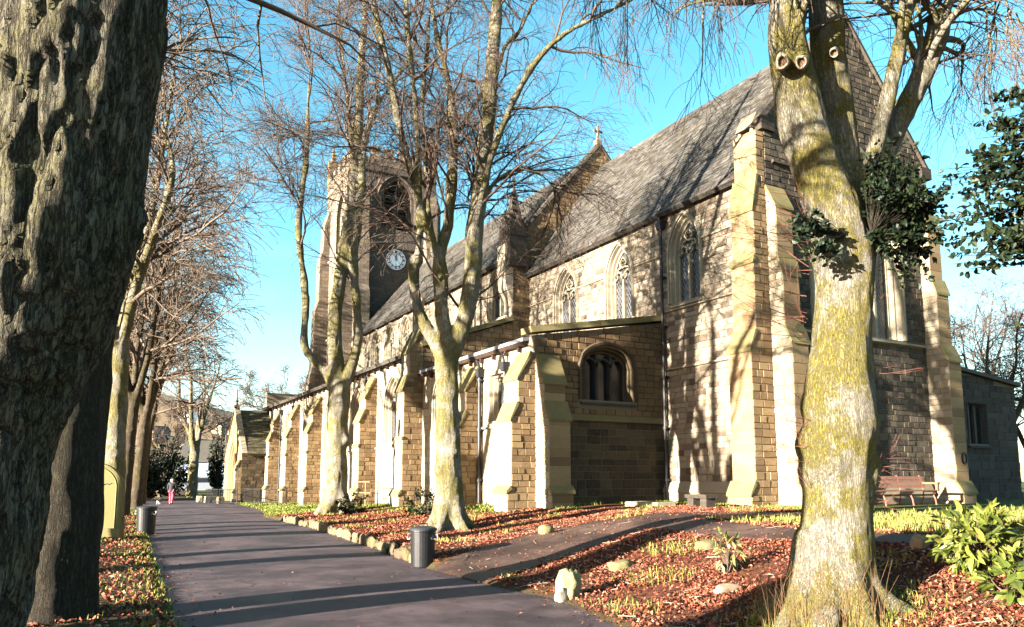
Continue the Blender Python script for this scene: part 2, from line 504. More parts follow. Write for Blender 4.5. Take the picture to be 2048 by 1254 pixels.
# main path: a sheet of tarmac a few millimetres up
def ribbon(name, left, right, mat, n=5, dz=.006, follow=False):
    V = []
    for (a, b) in zip(left, right):
        for k in range(n + 1):
            t = k / n
            x = a[0] + (b[0] - a[0]) * t; y = a[1] + (b[1] - a[1]) * t
            z = (gz(x, y) if follow else 0) + dz + (.03 * math.sin(math.pi * t) if not follow else .012)
            V.append((x, y, z))
    V = np.array(V); m = len(left)
    i2 = np.arange(m - 1)[:, None] * (n + 1) + np.arange(n)[None, :]
    Q = np.stack([i2, i2 + 1, i2 + n + 2, i2 + n + 1], -1).reshape(-1, 4)
    return link(name, np_mesh(name, V, Q, smooth=True), mat, kind='structure')
rng = np.random.default_rng(5)
ys = np.arange(-15, PATH_END + .01, .3)
jit = rng.normal(0, .025, len(ys)); jit2 = rng.normal(0, .02, len(ys))
ribbon('path', [(edge_l(y) - .03 + a, y) for y, a in zip(ys, jit)], [(edge_r(y) + .03 + a, y) for y, a in zip(ys, jit2)], M_TARMAC)
# side path to the church, and a second branch behind the big tree
def catmull(pts, n):
    pts = [np.array(p, float) for p in pts]
    P = [2 * pts[0] - pts[1]] + pts + [2 * pts[-1] - pts[-2]]
    outp = []
    seg = len(pts) - 1
    for i in range(n):
        t = i / (n - 1) * seg
        k = min(int(t), seg - 1); f = t - k
        a, b, c, d = P[k], P[k + 1], P[k + 2], P[k + 3]
        outp.append(.5 * ((2 * b) + (-a + c) * f + (2 * a - 5 * b + 4 * c - d) * f * f + (-a + 3 * b - 3 * c + d) * f ** 3))
    return np.array(outp)
sL = catmull([(5.55, 10.75), (6.7, 11.3), (8.2, 11.4), (9.6, 11.65), (13, 11.2), (17, 10.3), (22, 9.8)], 60)
sR = catmull([(5.6, 12.95), (7.4, 13.85), (9.1, 14.55), (11.2, 14.6), (14.6, 12.6), (17.5, 11.6), (22, 11)], 60)
ribbon('side_path', [tuple(p) for p in sL], [tuple(p) for p in sR], M_SIDEPATH, n=10, dz=.012, follow=True)
bL = catmull([(9.2, 11.5), (9.15, 9.2), (9.35, 7.2), (9.4, 5.4), (9.3, 0)], 50)
bR = catmull([(10.6, 11.6), (10.15, 9.2), (10.1, 7.2), (10.1, 5.4), (10.2, 0)], 50)
ribbon('branch_path', [tuple(p) for p in bL], [tuple(p) for p in bR], M_SIDEPATH, n=6, dz=.018, follow=True)
def on_side_path(x, y):
    m = np.zeros(x.shape, bool)
    for L, Rr in ((sL, sR), (bL, bR)):
        c = (L + Rr) / 2; w = np.linalg.norm(L - Rr, axis=1) / 2
        for k in range(0, len(c), 2):
            m |= (x - c[k, 0]) ** 2 + (y - c[k, 1]) ** 2 < (w[k] * .88) ** 2
    return m

# ------------------------------------------------------------------ hill beyond the town
hxs = np.linspace(-260, 420, 110); hys = np.linspace(210, 620, 70)
HX, HY = np.meshgrid(hxs, hys)
HK = ([-.9, -.3, .02, .06, .09, .15, .25, .5, .9, 1.5], [.09, .10, .108, .107, .103, .090, .074, .06, .06, .07])
def hill_z(x, y): return smooth((np.asarray(y, float) - 230) / 120) * np.interp(np.asarray(x, float) / y, *HK) * 350 * (1 + .03 * np.sin(np.asarray(x) * .045 + np.asarray(y) * .02)) - .5
HZ = hill_z(HX, HY)
hv = np.stack([HX, HY, HZ], -1).reshape(-1, 3)
i2 = np.arange(69)[:, None] * 110 + np.arange(109)[None, :]
hq = np.stack([i2, i2 + 1, i2 + 111, i2 + 110], -1).reshape(-1, 4)
def mk_hill():
    m, nt, b = new_mat('moorland')
    n1 = tex_noise(nt, .02, 6, .6); n2 = tex_noise(nt, .15, 6, .7)
    c = ramp(nt, [(.3, (.12, .09, .045)), (.5, (.22, .14, .07)), (.7, (.28, .20, .11))], n1)
    c = mixc(nt, maprange(nt, n2, .54, .64, 0, .7), c, (.07, .06, .03))
    nt.links.new(c, b.inputs['Base Color']); b.inputs['Roughness'].default_value = 1
    return m
link('hill', np_mesh('hill', hv, hq, smooth=True), mk_hill(), kind='structure')
# ------------------------------------------------------------------ church
def planeS(X0): return lambda u, z, n: (X0 - n, u, z)       # faces -X (the sunlit south side)
def planeE(Y0): return lambda u, z, n: (u, Y0 - n, z)       # faces -Y (the east side)
church = thing('church', (17.5, 30, 0), 'large Gothic parish church of soot-darkened sandstone with square clock tower', 'church')
srng = random.Random(11)
PICK = []      # every wall stone / slate that could be an object of its own

def arch_pts(op, o=0.0, seg=9):
    """outline from sill left over the head to sill right, offset outwards by o"""
    a, uc, zs, zp, rise, kind = op['a'], op['u'], op['zs'], op['zp'], op['rise'], op.get('kind', 'pointed')
    pts = [(uc - a - o, zs)]
    if kind == 'pointed':
        Rr = (a * a + rise * rise) / (2 * a)
        ro = Rr + o
        cx = Rr - a
        th1 = math.acos(max(-1, min(1, cx / ro)))
        left = []
        for k in range(seg + 1):
            th = th1 * k / seg
            left.append((uc + cx - ro * math.cos(th), zp + ro * math.sin(th)))
        right = [(2 * uc - x, z) for x, z in left[::-1]][1:]
        pts += left + right
    elif kind == 'four':
        n = 2 * seg
        for k in range(n + 1):
            x = -1 + 2 * k / n
            z = (1 - abs(x) ** 2.6) ** .5 * .86 + .14 * (1 - abs(x))
            pts.append((uc + x * (a + o), zp + z * (rise + o)))
    else:
        pts += [(uc - a - o, zp + o), (uc + a + o, zp + o)]
    pts.append((uc + a + o, zs))
    return pts

def half_w(op, z, o):
    """half width of the opening (offset o) at height z, or None"""
    a, zs, zp, rise, kind = op['a'], op['zs'], op['zp'], op['rise'], op.get('kind', 'pointed')
    if z < zs - o * .6: return None
    if z <= zp: return a + o
    if kind == 'pointed':
        Rr = (a * a + rise * rise) / (2 * a); ro = Rr + o; dz = z - zp
        if dz >= ro: return None
        w = math.sqrt(ro * ro - dz * dz) - (Rr - a)
        return w if w > 0 else None
    if kind == 'four':
        t = (z - zp) / (rise + o)
        if t >= 1: return None
        return (a + o) * (1 - t * t) ** .42
    return a + o if z < zp + o else None

def sweep(mb, M, outl, prof, tone=.6):
    """outl: function offset -> outline; prof: (offset, n) across the moulding"""
    rows = [[M(u, z, n) for u, z in outl(o)] for o, n in prof]
    k = len(rows[0]); vs = [p for r in rows for p in r]
    fs = []
    for i in range(len(rows) - 1):
        for j in range(k - 1):
            fs.append((i * k + j, i * k + j + 1, (i + 1) * k + j + 1, (i + 1) * k + j))
    mb.add(vs, fs, tone)

def bar(mb, M, pts, hw, n0, n1, tone=.6, closed=False):
    n = len(pts); ins, outs = [], []
    for i in range(n):
        p0 = pts[(i - 1) % n] if closed or i > 0 else pts[i]
        p1 = pts[(i + 1) % n] if closed or i < n - 1 else pts[i]
        dx, dz = p1[0] - p0[0], p1[1] - p0[1]; l = math.hypot(dx, dz) or 1
        nx_, nz_ = -dz / l * hw, dx / l * hw
        ins.append((pts[i][0] + nx_, pts[i][1] + nz_)); outs.append((pts[i][0] - nx_, pts[i][1] - nz_))
    vs = []
    for a, b in zip(ins, outs):
        vs += [M(a[0], a[1], n0), M(a[0], a[1], n1), M(b[0], b[1], n1), M(b[0], b[1], n0)]
    fs = []
    for i in range(n if closed else n - 1):
        j = (i + 1) % n
        for k in range(4):
            fs.append((i * 4 + k, i * 4 + (k + 1) % 4, j * 4 + (k + 1) % 4, j * 4 + k))
    mb.add(vs, fs, tone)

def stones(M, poly, openings, parent, mat, row=(.2, .3), length=(.32, .72), proud=(.012, .035), off=.33, joint=.012, pick=True, tone=(.15, 1), zmin=None, quoin=None, seed=0):
    """courses of squared stone over a polygon (u,z), leaving the openings free"""
    rg = random.Random(seed * 77 + len(PICK))
    mb_list = []
    zs = [p[1] for p in poly]
    z = min(zs) if zmin is None else zmin
    top = max(zs); nP = len(poly)
    darkrow = 0
    while z < top - .05:
        h = rg.uniform(*row)
        z1 = min(z + h, top); zm = (z + z1) / 2
        xs = []
        for i in range(nP):
            (u0, a), (u1, b) = poly[i], poly[(i + 1) % nP]
            if (a <= zm < b) or (b <= zm < a):
                xs.append(u0 + (u1 - u0) * (zm - a) / (b - a))
        xs.sort()
        iv = [(xs[i], xs[i + 1]) for i in range(0, len(xs) - 1, 2)]
        for op in openings:
            w = half_w(op, zm, off)
            if w is None: continue
            l, r_ = op['u'] - w, op['u'] + w
            niv = []
            for a, b in iv:
                if r_ <= a or l >= b: niv.append((a, b)); continue
                if l > a: niv.append((a, l))
                if r_ < b: niv.append((r_, b))
            iv = niv
        for a, b in iv:
            if b - a < .05: continue
            u = a
            while u < b - 1e-4:
                L = rg.uniform(*length)
                if b - (u + L) < length[0] * .6: L = b - u
                p = rg.uniform(*proud); c = .012
                j = joint / 2
                t = rg.uniform(*tone)
                if rg.random() < .13: t *= .3
                q = [(u + j, z + j), (u + L - j, z + j), (u + L - j, z1 - j), (u + j, z1 - j)]
                k = min(c, (q[1][0] - q[0][0]) * .3)
                dj = [rg.uniform(-.004, .004) for _ in range(4)]
                f = [(q[0][0] + k, q[0][1] + c), (q[1][0] - k, q[1][1] + c), (q[2][0] - k, q[2][1] - c), (q[3][0] + k, q[3][1] - c)]
                vs = [M(x, y, .001) for x, y in q] + [M(x, y, p + d) for (x, y), d in zip(f, dj)]
                mb_list.append((vs, t))
                u += L
        z = z1
    st = [parent, mat, mb_list, pick]
    PICK.append(st)
    return st
SFACES = [(4, 5, 6, 7), (0, 1, 5, 4), (1, 2, 6, 5), (2, 3, 7, 6), (3, 0, 4, 7)]

def wall(name, M, poly, openings, mat=None, thick=.5, hole_off=.22, parent=None):
    loops = [[Vector((u, z, 0)) for u, z in poly]]
    for op in openings:
        loops.append([Vector((u, z, 0)) for u, z in arch_pts(op, hole_off)])
    tris = tessellate_polygon(loops)
    flat = [p for l in loops for p in l]
    mb = MB()
    mb.add([M(p.x, p.y, 0) for p in flat], [tuple(t) for t in tris], .5)
    # outer thickness so that the wall is a solid seen from the side
    n = len(poly)
    cu = sum(p[0] for p in poly) / n; cz = sum(p[1] for p in poly) / n
    pin = [(cu + (u - cu) * .998, cz + (z - cz) * .998) for u, z in poly]
    mb.add([M(u, z, -.006) for u, z in pin] + [M(u, z, -thick) for u, z in pin], [(i, (i + 1) % n, n + (i + 1) % n, n + i) for i in range(n)], .5)
    return mb.build(name, mat or M_MORTAR, parent or church)

def window(M, op, lights=2, deep=.34, glass=None, mat=None, hood=True, hs_=1.0, sill=True, tmat=None):
    mat = mat or M_ASH
    g = glass or M_GLASS
    mb = MB()
    d = deep
    prof = [(0, -d), (.0, -d * .62), (.07, -d * .62), (.10, -d * .3), (.17, -d * .3), (.20, .035), (.24, .045)]
    if hood: prof += [(.24, .10), (.31, .11), (.335, .06), (.345, 0)]
    else: prof += [(.33, .045), (.34, 0)]
    sweep(mb, M, lambda o: arch_pts(op, o * hs_), prof, .6)
    w = mb.build('window', mat, church)
    gl = MB()
    op_in = arch_pts(op, .02)
    gl.add([M(u, z, -d * .8) for u, z in op_in], [tuple(range(len(op_in)))], .5)
    gl.build('glass', g, w)
    tr = MB()
    a, uc, zs, zp, rise = op['a'], op['u'], op['zs'], op['zp'], op['rise']
    n0, n1 = -d * .85, -d * .45
    lw = 2 * a / lights
    if op.get('kind', 'pointed') == 'pointed':
        for i in range(1, lights):
            u = uc - a + lw * i
            bar(tr, M, [(u, zs), (u, zp + .05)], .05, n0, n1)
        zl = zp - .1
        for i in range(lights):
            sub = dict(a=lw / 2 - .02, u=uc - a + lw * (i + .5), zs=zs, zp=zl, rise=lw * .62)
            bar(tr, M, arch_pts(sub, 0, 6)[1:-1], .035, n0, n1)
            # cusps
            for sgn in (-1, 1):
                bar(tr, M, [(sub['u'] + sgn * lw * .42, zl + lw * .05), (sub['u'] + sgn * lw * .2, zl + lw * .2), (sub['u'] + sgn * lw * .22, zl + lw * .42)], .022, n0, n1 - .03)
        # head tracery
        if lights == 2:
            cz = zp + rise * .56; cr = a * .33
            for dx, dz in ((0, cr * .62), (0, -cr * .62), (cr * .62, 0), (-cr * .62, 0)):
                bar(tr, M, [(uc + dx + cr * .5 * math.cos(t), cz + dz + cr * .5 * math.sin(t)) for t in np.linspace(0, 2 * math.pi, 11)[:-1]], .028, n0, n1, closed=True)
            bar(tr, M, [(uc - a * .98, zp + .02), (uc - a * .55, zp + rise * .35), (uc - a * .2, cz - cr)], .03, n0, n1)
            bar(tr, M, [(uc + a * .98, zp + .02), (uc + a * .55, zp + rise * .35), (uc + a * .2, cz - cr)], .03, n0, n1)
        else:
            for i in range(1, lights):
                u = uc - a + lw * i
                bar(tr, M, [(u, zp), (u, zp + rise * (.75 - .35 * abs(i - lights / 2) / lights * 2))], .045, n0, n1)
            for k, rr in ((.45, .2), (.68, .16)):
                for s in (-1, 0, 1):
                    if k > .6 and s: continue
                    bar(tr, M, [(uc + s * a * .42 + a * rr * math.cos(t), zp + rise * k + a * rr * math.sin(t)) for t in np.linspace(0, 2 * math.pi, 13)[:-1]], .04, n0, n1, closed=True)
    else:
        for i in range(1, lights):
            u = uc - a + lw * i
            bar(tr, M, [(u, zs), (u, zp + rise * .9)], .05, n0, n1)
        for i in range(lights):
            sub = dict(a=lw / 2 - .02, u=uc - a + lw * (i + .5), zs=zs, zp=zp + rise * .05, rise=lw * .5)
            bar(tr, M, arch_pts(sub, 0, 6)[1:-1], .03, n0, n1)
    tr.build('tracery', tmat or mat, w)
    if sill:
        s = MB()
        ww = a + .26
        s.hexa([M(uc - ww, zs - .16, -d), M(uc + ww, zs - .16, -d), M(uc + ww, zs - .16, .09), M(uc - ww, zs - .16, .09),
                M(uc - ww, zs + .05, -d), M(uc + ww, zs + .05, -d), M(uc + ww, zs - .10, .09), M(uc - ww, zs - .10, .09)], .6)
        s.build('sill', mat, w)
    return w

def string(name, M, u0, u1, z, h=.12, n=.09, mat=None):
    mb = MB()
    mb.hexa([M(u0, z - h, -.02), M(u1, z - h, -.02), M(u1, z - h * .7, n), M(u0, z - h * .7, n),
             M(u0, z, -.02), M(u1, z, -.02), M(u1, z - h * .3, n), M(u0, z - h * .3, n)], .55)
    return mb.build(name, mat or M_ASH, church)

def buttress(kind, W0, c0, c1, prof, mat=None, smat=None, front=None, side_pick=True, base=-.3, name='buttress', top_gable=False, side_tone=(.15, .9)):
    """prof: list of (z, depth) bottom to top. kind 'S' leans on a wall facing -X, 'E' on one facing -Y."""
    mat = mat or M_ASH
    prof = [(base, prof[0][1])] + prof
    mb = MB()
    poly = [(0, prof[0][0])] + [(d, z) for z, d in prof] + [(0, prof[-1][0])]
    if kind == 'S':
        mb.prism(poly, lambda d, z, c: (W0 - d, c, z), c0, c1, .55)
    else:
        mb.prism(poly, lambda d, z, c: (c, W0 - d, z), c0, c1, .55)
    b = mb.build(name, mat, church)
    # courses on the flank that looks east ('S') or south ('E'), and on the front
    if kind == 'S':
        side = planeE(c0); pl = [(W0 - d, z) for d, z in poly]
        q = .0
    else:
        side = planeS(c0); pl = [(W0 - d, z) for d, z in poly]
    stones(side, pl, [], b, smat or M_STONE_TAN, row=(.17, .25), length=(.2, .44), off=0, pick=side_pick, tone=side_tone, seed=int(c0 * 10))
    for (za, da), (zb, db) in zip(prof[:-1], prof[1:]):
        if abs(da - db) < 1e-3 and zb - za > .15:
            Mf = planeS(W0 - da) if kind == 'S' else planeE(W0 - da)
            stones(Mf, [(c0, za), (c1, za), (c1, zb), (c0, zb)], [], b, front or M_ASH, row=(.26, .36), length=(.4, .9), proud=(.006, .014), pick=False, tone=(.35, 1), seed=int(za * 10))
        elif da > db:
            # weathering slab with a drip
            t = .05; o = .05
            def Q(d, z, c): return (W0 - d, c, z) if kind == 'S' else (c, W0 - d, z)
            dd = da - db; dz = zb - za
            l = math.hypot(dd, dz); nx_, nz_ = dz / l * t, dd / l * t
            wt = MB()
            wt.hexa([Q(da + o, za - .07, c0 - o), Q(da + o, za - .07, c1 + o), Q(db - .02, zb - .07, c1 + o), Q(db - .02, zb - .07, c0 - o),
                     Q(da + o, za + nz_ * .4, c0 - o), Q(da + o, za + nz_ * .4, c1 + o), Q(db + nx_, zb + nz_, c1 + o), Q(db + nx_, zb + nz_, c0 - o)], .5)
            wt.build('weathering', M_ASH_MOSS, b)
    return b

# ---- levels
XC, XN, XA, XCH = 17.5, 16.6, 12.3, 12.3
YE, YD, YT, YW = 15.75, 29.7, 53.0, 61.4
AX = 21.55; XNc = 2 * AX - XC; XNn = 2 * AX - XN
CE, CR = 11.05, 16.65       # chancel eave, ridge
NE_, NR = 11.72, 17.42     # nave eave, ridge

# ---- chancel south wall
S = planeS(XC)
ops_c = [dict(u=19.3, a=.52, zs=7.62, zp=9.35, rise=1.0), dict(u=22.95, a=.54, zs=7.62, zp=9.3, rise=.98), dict(u=26.65, a=.6, zs=7.62, zp=9.25, rise=1.0)]
polyc = [(YE, -.3), (YD, -.3), (YD, CE), (YE, CE)]
wc = wall('chancel_wall', S, polyc, ops_c, parent=church)
stones(S, [(YE + .85, 1.55), (20.58, 1.55), (20.58, CE - .1), (YE + .85, CE - .1)], ops_c[:1], wc, M_STONE, row=(.15, .23), length=(.2, .48), tone=(.3, 1), seed=1)
stones(S, [(20.58, 6.5), (YD, 6.5), (YD, CE - .1), (20.58, CE - .1)], ops_c[1:], wc, M_STONE, row=(.15, .23), length=(.2, .48), tone=(.35, 1), seed=2)
stones(S, [(YE + .85, .5), (20.58, .5), (20.58, 1.2), (YE + .85, 1.2)], [], wc, M_ASH, row=(.3, .36), length=(.6, 1.1), seed=3, tone=(.3, .9))
for op in ops_c: window(S, op)
string('string_course', S, YE + .8, 20.58, 7.45); string('string_course', S, YE + .8, 20.58, 5.42)
string('string_course', S, YE + .8, 18.45, 9.6); string('string_course', S, 23.85, 25.7, 9.5); string('string_course', S, 20.58, 22.05, 9.5)
string('string_course', S, 27.6, YD, 9.5)
pl_ = MB()
pl_.hexa([S(YE + .8, 1.2, -.02), S(20.58, 1.2, -.02), S(20.58, 1.2, .16), S(YE + .8, 1.2, .16), S(YE + .8, 1.58, -.02), S(20.58, 1.58, -.02), S(20.58, 1.5, .04), S(YE + .8, 1.5, .04)], .6)
pl_.mbox(S, YE + .8, 20.58, .3, 1.2, -.02, .11, .45)
pl_.mbox(S, YE + .8, 20.58, .3, .82, .11, .17, .4)
pl_.build('plinth', M_ASH, church)

# ---- chancel east wall with its gable parapet
Ew = planeE(YE)
opE = dict(u=AX, a=1.95, zs=6.2, zp=9.4, rise=3.0)
slopeE = 1.33
apz = 17.1
polyE = [(XC, -.3), (XNc, -.3), (XNc, 12.45), (AX, apz), (XC, 12.45)]
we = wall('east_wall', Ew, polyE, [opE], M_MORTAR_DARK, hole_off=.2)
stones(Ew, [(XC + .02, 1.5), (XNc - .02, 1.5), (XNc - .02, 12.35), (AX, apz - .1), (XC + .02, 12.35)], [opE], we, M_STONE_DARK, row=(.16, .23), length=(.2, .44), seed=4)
window(Ew, opE, lights=5, deep=.5)
string('string_course', Ew, XC + .9, XNc - .9, 6.15, .16, .16)
string('string_course', Ew, XC + .3, XNc - .3, 11.3, .16, .12, M_STONE_DARK)
p2 = MB()
p2.hexa([Ew(XC + .9, 1.15, -.02), Ew(XNc - .9, 1.15, -.02), Ew(XNc - .9, 1.15, .16), Ew(XC + .9, 1.15, .16), Ew(XC + .9, 1.55, -.02), Ew(XNc - .9, 1.55, -.02), Ew(XNc - .9, 1.48, .04), Ew(XC + .9, 1.48, .04)], .3)
p2.mbox(Ew, XC + .9, XNc - .9, .3, 1.15, -.02, .11, .3)
p2.build('plinth', M_ASH, church)
def coping(pts, M, w0, w1, t=.16, name='coping', mat=None):
    mb = MB()
    for (a, b) in zip(pts[:-1], pts[1:]):
        d = (b[0] - a[0], b[1] - a[1]); l = math.hypot(*d); nx_, nz_ = -d[1] / l * t, d[0] / l * t
        if nz_ < 0: nx_, nz_ = -nx_, -nz_
        k = max(1, int(l / .8))
        for i in range(k):
            p = (a[0] + d[0] * i / k + d[0] / l * .006, a[1] + d[1] * i / k + d[1] / l * .006)
            q = (a[0] + d[0] * (i + 1) / k - d[0] / l * .006, a[1] + d[1] * (i + 1) / k - d[1] / l * .006)
            mb.hexa([M(p[0], p[1], w0), M(q[0], q[1], w0), M(q[0], q[1], w1), M(p[0], p[1], w1),
                     M(p[0] + nx_, p[1] + nz_, w0 + .03), M(q[0] + nx_, q[1] + nz_, w0 + .03), M(q[0] + nx_, q[1] + nz_, w1 - .03), M(p[0] + nx_, p[1] + nz_, w1 - .03)], srng.uniform(.2, .8))
    return mb.build(name, mat or M_ASH_MOSS, church)
coping([(XC - .1, 12.4), (AX, apz + .03), (XNc + .1, 12.4)], Ew, -.62, .10, mat=M_STONE_DARK)
# stepped kneelers
kn = MB(); kn2 = MB()
kn.mbox(Ew, XC - .16, XC + .4, 12.15, 12.55, -.5, .13, .3)
kn2.mbox(Ew, XNc - .4, XNc + .16, 12.15, 12.55, -.5, .13, .3)
kn.build('kneeler', M_STONE_DARK, church); kn2.build('kneeler', M_STONE_DARK, church)

# ---- plain walls on the sides the picture does not show
bk = MB()
bk.box(XNc - .5, XNc, YE + .01, YD, -.3, CE)
bk.box(XNn - .5, XNn, YD + .01, YT, -.3, NE_)
bk.box(XN + .02, XNn, YT - .01, YT + .3, -.3, NE_)
bk.build('north_wall', M_STONE_DARK, church)

# ---- roofs: slab, then rows of stone slates on the south slope
def roof(name, Xe, Ze, Xr, Zr, Y0, Y1, over=.35, row=.24, sl=.34, mat=None, both=True, pick=True, tone=(0, 1)):
    dx, dz = Xr - Xe, Zr - Ze; l = math.hypot(dx, dz); ux, uz = dx / l, dz / l
    x0, z0 = Xe - ux * over, Ze - uz * over
    th = .14
    mb = MB()
    def Rf(y, s, n, sg=1):
        x = x0 + ux * s - uz * n; z = z0 + uz * s + ux * n
        return ((x if sg == 1 else 2 * Xr - x), y, z)
    L = l + over
    for sg in ((1, -1) if both else (1,)):
        mb.hexa([Rf(Y0, 0, 0, sg), Rf(Y1, 0, 0, sg), Rf(Y1, L, 0, sg), Rf(Y0, L, 0, sg), Rf(Y0, 0, th, sg), Rf(Y1, 0, th, sg), Rf(Y1, L, th, sg), Rf(Y0, L, th, sg)], .3)
    r = mb.build(name, mat or M_SLATE, church)
    rg = random.Random(int(Y0 * 10)); lst = []
    s = 0.0; k = 0
    while s < L - .05:
        rr = row * (1.25 - .5 * s / L)
        y = Y0 - rg.uniform(0, sl)
        while y < Y1:
            wd = rg.uniform(.7, 1.3) * sl
            a, b = max(y, Y0) + .006, min(y + wd, Y1) - .006
            if b - a > .05:
                t = rg.uniform(*tone)
                h = rg.uniform(.022, .045); e = rg.uniform(-.012, .012)
                p = [(a, s + e), (b, s + e), (b, min(s + rr + .03, L)), (a, min(s + rr + .03, L))]
                vs = [Rf(u, v, th + .001) for u, v in p] + [Rf(p[0][0], p[0][1], th + h), Rf(p[1][0], p[1][1], th + h), Rf(p[2][0], p[2][1], th + .012), Rf(p[3][0], p[3][1], th + .012)]
                lst.append((vs, t))
            y += wd
        s += rr; k += 1
    PICK.append([r, mat or M_SLATE, lst, pick, 'slate'])
    rd = MB()
    if both:
        y = Y0
        while y < Y1 - .1:
            y2 = min(y + .45, Y1)
            rd.prism([(-.2, -.14), (0, .12), (.2, -.14), (.16, -.2), (0, 0), (-.16, -.2)], lambda u, v, w: (Xr + u, w, Zr + th + .05 + v), y + .005, y2 - .005, rg.uniform(.3, 1))
            y = y2
        rd.build('ridge_tiles', M_SLATE, church, kind='stuff')
    return r
roof('chancel_roof', XC, CE, AX, CR, YE + .6, YD, row=.17, sl=.25)
roof('nave_roof', XN, NE_, AX, NR, YD + .5, YT, row=.2, sl=.3)
roof('aisle_roof', XA, 7.0, XN, 8.6, YD + .4, YW, row=.3, sl=.5, both=False, pick=False)
# chapel: shallow lead roof behind a parapet
cr_ = MB()
cr_.hexa([(XCH - .25, 20.9, 5.98), (XC, 20.9, 7.0), (XC, YD - .01, 7.0), (XCH - .25, YD - .01, 5.98), (XCH - .25, 20.9, 6.1), (XC, 20.9, 7.12), (XC, YD - .01, 7.12), (XCH - .25, YD - .01, 6.1)])
cr_.build('chapel_roof', M_LEAD, church)

# ---- gutters and eaves boards
def gutter(X, Z, Y0, Y1, name='gutter'):
    mb = MB()
    prof = [(-.02, .08), (-.20, .08), (-.22, .03), (-.16, -.05), (-.08, -.07), (-.02, -.04)]
    mb.prism(prof, lambda u, v, w: (X + u, w, Z + v), Y0, Y1, .4)
    y = Y0 + .4
    while y < Y1:
        mb.box(X - .15, X, y - .04, y + .04, Z - .22, Z - .06, .3); y += .9
    return mb.build(name, M_WOODTRIM, church)
gutter(XC, CE - .06, YE + .75, YD); gutter(XN, NE_ - .06, YD + .6, YT); gutter(XA, 6.92, YD + .95, YW); gutter(XCH, 5.93, 21.0, YD)
def pipe(x, y, z0, z1, name='drainpipe', r=.055):
    mb = MB()
    mb.tube([(x, y, z0), (x, y, z1)], r, 10)
    z = z0 + .8
    while z < z1:
        mb.tube([(x, y, z - .05), (x, y, z + .05)], r * 1.5, 10); mb.box(x, x + .16, y - .11, y + .11, z - .03, z + .03)
        z += 1.75
    mb.hexa([(x - .1, y - .11, z1), (x + .12, y - .11, z1), (x + .12, y + .11, z1), (x - .1, y + .11, z1), (x - .14, y - .16, z1 + .3), (x + .14, y - .16, z1 + .3), (x + .14, y + .16, z1 + .3), (x - .14, y + .16, z1 + .3)])
    mb.tube([(x - .12, y, z1 + .62), (x - .05, y, z1 + .45), (x, y, z1 + .25)], r, 8)
    return mb.build(name, M_IRON, church)
pipe(XC - .16, 20.36, .8, 10.35); pipe(XCH - .14, 24.15, .8, 5.2); pipe(XCH - .14, 22.3, .8, 5.2, r=.04)
pipe(XA - .14, 36.6, .35, 6.2); pipe(XA - .14, 55.2, .1, 6.2); pipe(XA - .14, 51.5, .2, 6.2, r=.045)

# ---- corner buttresses of the chancel
PC = [(1.2, 1.05), (1.55, .86), (5.35, .86), (5.95, .62), (8.0, .62), (8.15, .56), (9.6, .56), (10.7, .34), (12.1, .34)]
buttress('S', XC, YE, YE + .86, PC, front=M_STONE_TAN, smat=M_STONE_TAN)
buttress('E', YE, XC + .03, XC + .72, [(1.2, .92), (1.55, .72), (5.55, .72), (6.1, .5), (7.6, .5), (8.2, .34), (9.7, .34), (10.4, .0)], smat=M_ASH, front=M_STONE_TAN)
buttress('E', YE, XNc - .66, XNc + .03, [(1.2, .95), (1.55, .75), (5.55, .75), (6.1, .5), (7.9, .5), (8.4, .34), (10.2, .34), (10.9, .0)], smat=M_ASH, front=M_STONE_TAN)
# slender gabled head of the south-east corner buttress
pn = MB()
pn.box(XC - .30, XC + .14, YE + .14, YE + .74, 11.2, 11.55, .4)
for dx, dy in ((-.24, .2), (-.24, .68), (.06, .2)):
    pn.tube([(XC + dx, YE + dy, 11.55), (XC + dx, YE + dy, 12.25)], .055, 8, .6)
pn.box(XC - .18, XC + .06, YE + .24, YE + .64, 11.55, 12.25, .15)
pn.prism([(-.36, 12.25), (.2, 12.25), (-.08, 12.8)], lambda u, v, w: (XC + u, w, v), YE + .12, YE + .76, .3)
pn.build('corner_pinnacle', M_STONE, church)

M_UMBER = stone_mat('shaded_umber_stone', [(0, (.03, .021, .011)), (1, (.12, .083, .042))], stain=.5, bs=.6)  # colour darkened to carry the shade on chapel and porch east sides
# ---- chapel (south-east), east wall seen in the shade
Ech = planeE(20.585)
opch = dict(u=15.13, a=.86, zs=4.2, zp=5.32, rise=.5, kind='four')
polych = [(XCH, -.3), (XC, -.3), (XC, 7.05), (XCH, 6.15)]
wch = wall('chapel_east_wall', Ech, polych, [opch], M_MORTAR_DARK, hole_off=.18)
stones(Ech, [(XCH + .1, 3.72), (XC, 3.72), (XC, 7.0), (XCH + .1, 6.1)], [opch], wch, M_STONE_TAN, row=(.18, .25), length=(.24, .45), proud=(.02, .05), seed=6, tone=(0, .3))  # low tones put this wall's shade into the stone colour
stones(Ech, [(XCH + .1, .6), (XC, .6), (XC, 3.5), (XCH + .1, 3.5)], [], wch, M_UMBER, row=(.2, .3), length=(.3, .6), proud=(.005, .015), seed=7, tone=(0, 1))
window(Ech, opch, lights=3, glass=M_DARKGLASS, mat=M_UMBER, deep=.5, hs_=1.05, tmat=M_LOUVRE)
ss = MB()
ss.hexa([Ech(XCH, 3.5, -.02), Ech(XC, 3.5, -.02), Ech(XC, 3.5, .1), Ech(XCH, 3.5, .1), Ech(XCH, 3.78, -.02), Ech(XC, 3.78, -.02), Ech(XC, 3.56, .1), Ech(XCH, 3.56, .1)], .3)
ss.build('string_course', M_ASH_MOSS, church)
coping([(XCH - .2, 6.2), (XC - .05, 7.12)], Ech, -.5, .16, t=.2)
